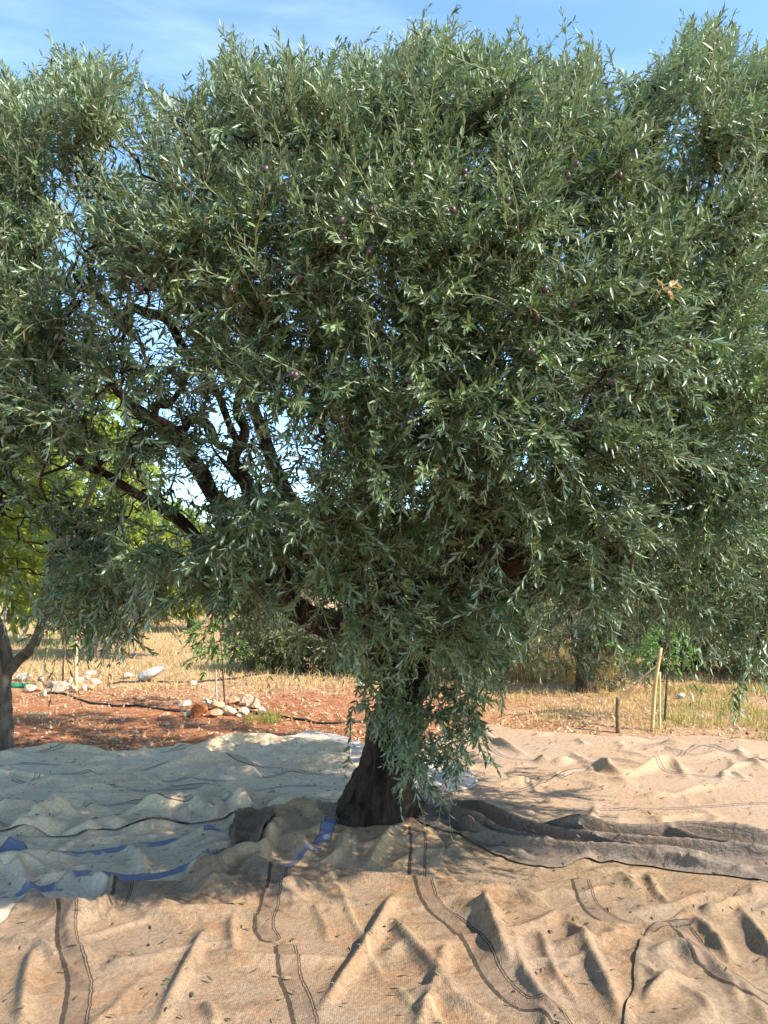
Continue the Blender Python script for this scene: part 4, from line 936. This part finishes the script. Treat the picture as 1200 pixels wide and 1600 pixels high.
# ------------------------------------------------------------------ saplings, stakes, rocks, hoses
def sapling(px, py, top, lobes, n, label, leaf, leaf_len=.075, bend=0., rng=rg, up=-.1, droop=.16):
    b = gnd(px, py, 0.); Yt = b[1]; b[2] = float(ground_z(b[0], b[1]))
    return small_tree('sapling', b, [([b + (0, 0, -.04), A_(px + bend * .5, (py + top) / 2, Yt), A_(px + bend, top, Yt)], [.011, .009, .005])], [(*A_(l[0], l[1], Yt + l[2]), l[3], l[3], l[4]) for l in lobes], n, leaf, M['brown_bark'],
                      label, 'sapling', leaf_len, .32, .18, 6, rng, up=up, droop=droop, stem_r=.0025)
sapling(352, 1106, 985, [(330, 990, 0, .24, .22), (320, 1030, -.05, .13, .16), (355, 1000, .1, .2, .22)], 70, 'bright green leafy sapling standing in the stone ring left of the trunk', M['bright_leaf'], bend=-8)
sapling(98, 1075, 985, [(110, 985, 0, .28, .2), (150, 975, .1, .25, .2)], 40, 'thin stemmed sapling standing in the far left stone ring', M['bright_leaf'], bend=2)
sapling(1038, 1128, 1000, [(1045, 1010, 0, .24, .2), (1000, 1020, .05, .15, .12), (970, 1015, .1, .14, .1)], 64, 'bright green sapling beside the yellow stake on the right', M['bright_leaf'], .07, bend=8)
def stick(name, pts, r, mat, label, cat, sides=9):
    P = np.array(pts, float); P = catmull(P, 4)
    V, Q, T = tube(P, np.linspace(r, r * .85, len(P)), sides, .08, 12, 5)
    mb = MB(); mb.add(V, Q, T); return tag(mb.build(name, mat), label, cat)
M['cane'] = plain_mat('cane', (.42, .28, .11), (.56, .41, .19), 14, .7, .3)
M['pale_wood'] = plain_mat('pale_wood', (.50, .38, .20), (.62, .50, .30), 14, .8, .3)
M['dark_wood'] = plain_mat('dark_wood', (.12, .075, .045), (.24, .15, .09), 20, .9, .5)
M['grey_wood'] = plain_mat('grey_wood', (.33, .27, .21), (.48, .41, .33), 20, .9, .5)
b = gnd(1018, 1144); stick('stake', [b - (0, 0, .05), A_(1024, 1070, b[1]), A_(1033, 1012, b[1])], .020, M['cane'], 'thick yellow leaning cane stake beside the right hand sapling', 'stake')
b = gnd(1031, 1143); stick('stake', [b - (0, 0, .05), A_(1031, 1090, b[1]), A_(1031, 1050, b[1])], .012, M['pale_wood'], 'thin pale cane standing right next to the thick yellow stake', 'stake')
b = gnd(966, 1147); stick('stake', [b - (0, 0, .05), A_(965, 1115, b[1]), A_(966, 1090, b[1])], .024, M['dark_wood'], 'short brown wooden post at the back edge of the sunlit cloth', 'stake')
stick('dead_branch', [A_(966, 1094, b[1] + .05), A_(980, 1085, b[1] + .1), A_(1000, 1062, b[1] + .2), A_(1030, 1035, b[1] + .3), A_(1042, 1010, b[1] + .35)], .008, M['dark_wood'], 'bare brown branch leaning on the short wooden post', 'branch')
b = gnd(119, 1076); stick('stake', [b - (0, 0, .05), A_(119, 1040, b[1]), A_(119, 1000, b[1])], .026, M['pale_wood'], 'pale wooden stake in the far left stone ring', 'stake')
b = gnd(340, 1102); stick('stake', [b - (0, 0, .05), A_(338, 1080, b[1]), A_(337, 1040, b[1])], .010, M['grey_wood'], 'thin grey stake beside the leafy sapling in the stone ring', 'stake')
p0, p1 = gnd(42, 1117, .03), gnd(74, 1117, .03); stick('stick', [p0, (p0 + p1) / 2 + (0, 0, .01), p1], .014, M['pale_wood'], 'pale stick lying on the red soil near the left tree', 'stick')
M['rubber'] = plain_mat('rubber', (.018, .017, .017), (.035, .032, .03), 30, .6, .1)
M['green_plastic'] = plain_mat('green_plastic', (.02, .16, .08), (.03, .22, .12), 30, .5, .1)
def hose(pts, label, r=.013, mat='rubber', n=8):
    a = catmull(np.array(pts, float), n); P = gnd(a[:, 0], a[:, 1], 0.)
    P[:, 2] = ground_z(P[:, 0], P[:, 1]) + r * .8
    mb = MB(); mb.add(*tube(P, r, 8)); return tag(mb.build('hose', M[mat]), label, 'hose')
hose([(70, 1084), (105, 1089), (140, 1097), (180, 1101), (215, 1102), (250, 1108), (280, 1111), (330, 1108), (370, 1111), (405, 1116), (450, 1124), (490, 1129), (530, 1130), (580, 1126)], 'black irrigation hose running past the stone ring left of the trunk')
hose([(170, 1068), (200, 1067), (230, 1066), (280, 1066), (330, 1064), (400, 1055), (440, 1050), (480, 1050)], 'thin black irrigation hose further back beyond the stone rings')
hose([(-30, 1075), (10, 1074), (48, 1073)], 'short green pipe on the ground beside the left trunk', .035, 'green_plastic')
def rock_mesh(seed, cuts=11):
    rr = np.random.default_rng(seed)
    bm = bmesh.new(); bmesh.ops.create_icosphere(bm, subdivisions=4, radius=1.)
    V = np.array([v.co[:] for v in bm.verts]); Fc = np.array([[v.index for v in f.verts] for f in bm.faces]); bm.free()
    for _ in range(cuts):
        n_ = unit(rr.normal(0, 1, 3)); h_ = rr.uniform(.45, .85); dd = V @ n_ - h_
        V = V - np.maximum(dd, 0)[:, None] * n_ * .96
    V *= 1 + .05 * noise3(V, 3, seed)[:, None] + .02 * noise3(V, 9, seed)[:, None]
    return V, Fc
def rock_mat(name, a, b_): return plain_mat(name, a, b_, 9, .95, .8, .15, .03)
M['limestone'] = rock_mat('limestone', (.42, .29, .18), (.62, .50, .37)); M['orange_rock'] = rock_mat('orange_rock', (.33, .11, .04), (.46, .19, .075)); M['white_rock'] = rock_mat('white_rock', (.48, .38, .28), (.64, .54, .43))
M['tan_rock'] = rock_mat('tan_rock', (.40, .22, .11), (.55, .36, .22)); M['grey_rock'] = rock_mat('grey_rock', (.33, .29, .27), (.5, .46, .43))
def rock(px, py, w_, h_, mat, label, group, seed):
    b = gnd(px, py, 0.); s_ = b[1] / F
    V, Fc = rock_mesh(seed)
    rr = np.random.default_rng(seed)
    V = V / np.abs(V).max(0)
    V = V * np.array([w_ * s_ * .5, w_ * s_ * .45 * rr.uniform(.8, 1.1), h_ * s_ * .55])
    a = rr.uniform(-.3, .3); V = V @ np.array([[math.cos(a), 0, math.sin(a)], [0, 1, 0], [-math.sin(a), 0, math.cos(a)]])
    V = V + np.array([b[0], b[1], float(ground_z(b[0], b[1])) - V[:, 2].min() * .85])
    return tag(obj('rock', V, Fc, mat, smooth=False), label, 'rock', group)
G1 = 'rocks ringing the leafy sapling'; G2 = 'rocks ringing the far left sapling'
L1 = 'pale limestone rock in the ring around the bright green sapling left of the trunk'; L2 = 'pale limestone rock in the ring around the far left sapling'
for k_, (px, py, w_, h_, mt) in enumerate([(290, 1108, 24, 18, 'limestone'), (291, 1119, 13, 9, 'limestone'), (333, 1101, 18, 12, 'white_rock'), (337, 1119, 22, 12, 'tan_rock'), (340, 1108, 22, 16, 'tan_rock'), (360, 1116, 27, 14, 'limestone'), (381, 1118, 17, 13, 'white_rock'),
                                          (366, 1101, 20, 14, 'tan_rock'), (385, 1103, 22, 18, 'limestone'), (398, 1108, 18, 18, 'limestone'), (407, 1117, 15, 12, 'white_rock'), (372, 1120, 10, 6, 'limestone'), (320, 1100, 14, 12, 'limestone'), (350, 1097, 14, 10, 'tan_rock')]):
    rock(px, py, w_, h_, M[mt], L1, G1, 200 + k_)
rock(310, 1119, 28, 24, M['orange_rock'], 'large orange red rock at the front of the stone ring left of the trunk', G1, 260)
for k_, (px, py, w_, h_, mt) in enumerate([(48, 1082, 22, 12, 'limestone'), (60, 1081, 18, 15, 'tan_rock'), (67, 1088, 12, 10, 'limestone'), (85, 1072, 20, 10, 'white_rock'), (109, 1072, 16, 14, 'limestone'), (116, 1084, 18, 12, 'limestone'), (132, 1081, 10, 11, 'white_rock'),
                                          (140, 1080, 16, 11, 'tan_rock'), (66, 1064, 16, 10, 'limestone'), (78, 1062, 14, 9, 'tan_rock'), (125, 1068, 15, 12, 'white_rock'), (137, 1060, 14, 14, 'white_rock'), (150, 1070, 16, 11, 'limestone'), (103, 1080, 10, 7, 'limestone'), (146, 1056, 10, 8, 'limestone')]):
    rock(px, py, w_, h_, M[mt], L2, G2, 300 + k_)
rock(90, 1083, 32, 17, M['limestone'], 'broadest tan rock at the front of the far left stone ring', G2, 360)
rock(236, 1064, 44, 18, M['grey_rock'], 'flat grey slab of rock beside the far black hose', 'loose rocks', 371)
rock(38, 1064, 26, 12, M['grey_rock'], 'grey white rock just behind the short green pipe', 'loose rocks', 372)
rock(200, 1059, 16, 9, M['white_rock'], 'white stone on the soil left of the flat grey slab', 'loose rocks', 373)
rock(302, 1070, 12, 7, M['white_rock'], 'small white stone in front of the far black hose', 'loose rocks', 374)
rock(796, 1048, 34, 15, M['white_rock'], 'white stone lying on dry ground right behind the trunk', 'loose rocks', 375)
rock(1065, 1092, 16, 10, M['grey_rock'], 'grey stone in the weeds right of the yellow stake', 'loose rocks', 376)

# ------------------------------------------------------------------ litter, dry grass
def in_cloth(x, y):
    k = np.zeros(x.shape, bool)
    for s_ in SPECS: k |= poly_sd(s_['poly'], x, y)[0] > -.02
    return k
rl = np.random.default_rng(5)
M['fallen_leaf'] = leaf_mat('fallen_leaf', (.05, .06, .03), (.22, .17, .09), (.24, .22, .15), .1, .6, .3)
n = 26000
y = 6.3 + rl.random(n) ** 1.3 * 8; x = rl.uniform(-1, 1, n) * (.55 * y + .4)
dens = .25 + .75 * sstep(-.1, .35, fbm(x * 1.2, y * 1.2, 3, 77))
k = (~in_cloth(x, y)) & (rl.random(n) < dens)
x, y = x[k], y[k]; n = len(x)
b = np.stack([x, y, ground_z(x, y) + .004], -1)
V, Q = leaves(b, unit(np.stack([rl.normal(0, 1, n), rl.normal(0, 1, n), rl.uniform(0, .6, n)], -1)), unit(np.stack([rl.normal(0, .5, n), rl.normal(0, .5, n), np.ones(n)], -1)), rl.uniform(.02, .075, n), rl.uniform(.008, .028, n))
tag(obj('leaf_litter', V, Q, M['dry_leaf'], None, dict(rnd=np.repeat(rl.random(n), 6)), origin=np.array([0, 8., 0])), 'dry fallen leaves scattered over the red soil', 'leaf litter', kind='stuff')
n = 1500
x = rl.uniform(-3.4, 3.4, n); y = rl.uniform(2.4, 7., n); k = in_cloth(x, y); x, y = x[k], y[k]; n = len(x)
b = np.stack([x, y, TOP(x, y) + .008], -1)
V, Q = leaves(b, unit(np.stack([rl.normal(0, 1, n), rl.normal(0, 1, n), rl.normal(0, .15, n)], -1)), unit(np.stack([rl.normal(0, .3, n), rl.normal(0, .3, n), np.ones(n)], -1)), rl.uniform(.02, .05, n), rl.uniform(.006, .012, n))
tag(obj('fallen_leaves', V, Q, M['fallen_leaf'], None, dict(rnd=np.repeat(rl.random(n), 6)), origin=np.array([0, 5., 0])), 'small fallen olive leaves sprinkled over the cloths', 'fallen leaves', kind='stuff')
# clods and pebbles
n = 5200
y = 6.3 + rl.random(n) ** 1.2 * 6.5; x = rl.uniform(-1, 1, n) * (.55 * y + .4)
k = ~in_cloth(x, y); x, y = x[k], y[k]; n = len(x)
ico = np.array([[0, 0, 1], [.9, 0, .2], [0, .9, .2], [-.9, 0, .2], [0, -.9, .2], [.6, .6, -.4], [-.6, .6, -.4], [-.6, -.6, -.4], [.6, -.6, -.4]])
tris = np.array([[0, 1, 2], [0, 2, 3], [0, 3, 4], [0, 4, 1], [1, 5, 2], [2, 6, 3], [3, 7, 4], [4, 8, 1]])
sz = .008 + .022 * rl.random(n) ** 3
Vp = np.stack([x, y, ground_z(x, y)], -1)[:, None] + ico[None] * rl.uniform(.6, 1.3, (n, 9, 3)) * sz[:, None, None]
M['clod'] = leaf_mat('clod', (.20, .07, .035), (.52, .36, .24), (.3, .15, .08), 0., .95, .1)
tag(obj('pebbles', Vp.reshape(-1, 3), (np.arange(n)[:, None, None] * 9 + tris[None]).reshape(-1, 3), M['clod'], None, dict(rnd=np.repeat(rl.random(n), 9)), smooth=False, origin=np.array([0, 8., 0])), 'small clods and pebbles strewn over the red soil', 'pebbles', kind='stuff')
M['grass_dry'] = leaf_mat('grass_dry', (.30, .20, .075), (.58, .43, .21), (.45, .33, .16), .3, .8, .1)
M['grass_green'] = leaf_mat('grass_green', (.10, .14, .03), (.30, .27, .07), (.25, .25, .08), .3, .7, .2)
def blades(x, y, hgt, lean, wd, rng):
    n = len(x); b = np.stack([x, y, ground_z(x, y) - .01], -1)
    d = np.stack([rng.normal(0, lean, n), rng.normal(0, lean, n), np.ones(n)], -1); d = unit(d)
    side = unit(np.cross(d, rng.normal(0, 1, (n, 3)))) * wd[:, None]
    bend = np.stack([rng.normal(0, .25, n), rng.normal(0, .25, n), -.1 * np.ones(n)], -1) * hgt[:, None]
    p1 = b + d * (hgt * .55)[:, None]; p2 = b + d * hgt[:, None] + bend
    V = np.stack([b - side, b + side, p1 + side * .7, p1 - side * .7, p2], 1).reshape(-1, 3); o = np.arange(n)[:, None] * 5
    return V, o + np.array([[0, 1, 2, 3]]), o + np.array([[3, 2, 4]])
def grass(name, n, region, hmin, hmax, mat, label, rng, nz=2.):
    x, y = region(n); k = (~in_cloth(x, y)) & (fbm(x * nz, y * nz, 3, 55) + rng.uniform(-.3, .3, len(x)) > -.05)
    x, y = x[k], y[k]; n = len(x)
    V, Q, T = blades(x, y, rng.uniform(hmin, hmax, n), .3, rng.uniform(.002, .005, n) * (y / 8), rng)
    mb = MB(); mb.add(V, Q, T, rnd=np.repeat(rng.random(n), 5)); tag(mb.build(name, mat, smooth=False, origin=np.array([0, 9., 0])), label, 'grass', kind='stuff')
def reg(px0, px1, y0, y1):
    def f(n):
        y = rl.uniform(y0, y1, n); return (rl.uniform(px0, px1, n) - 600) / F * y, y
    return f
grass('dry_grass', 40000, reg(-40, 1240, 10.2, 26), .05, .22, M['grass_dry'], 'short dry straw covering the ground behind the red soil', rl)
grass('tall_grass', 9000, reg(780, 960, 11, 15.5), .3, .75, M['grass_dry'], 'tall dry yellow grass behind the burl of the trunk', rl)
grass('weeds', 3500, reg(1010, 1260, 7.3, 10.5), .04, .16, M['grass_green'], 'yellow green weeds behind the sunlit cloth at the right edge', rl)
grass('straw', 9000, reg(740, 1240, 7.3, 10.5), .03, .14, M['grass_dry'], 'low dry straw behind the sunlit cloth', rl)
grass('grass_tufts', 700, reg(385, 440, 8.0, 8.5), .05, .15, M['grass_green'], 'small green tuft in front of the stone ring', rl, 6.)
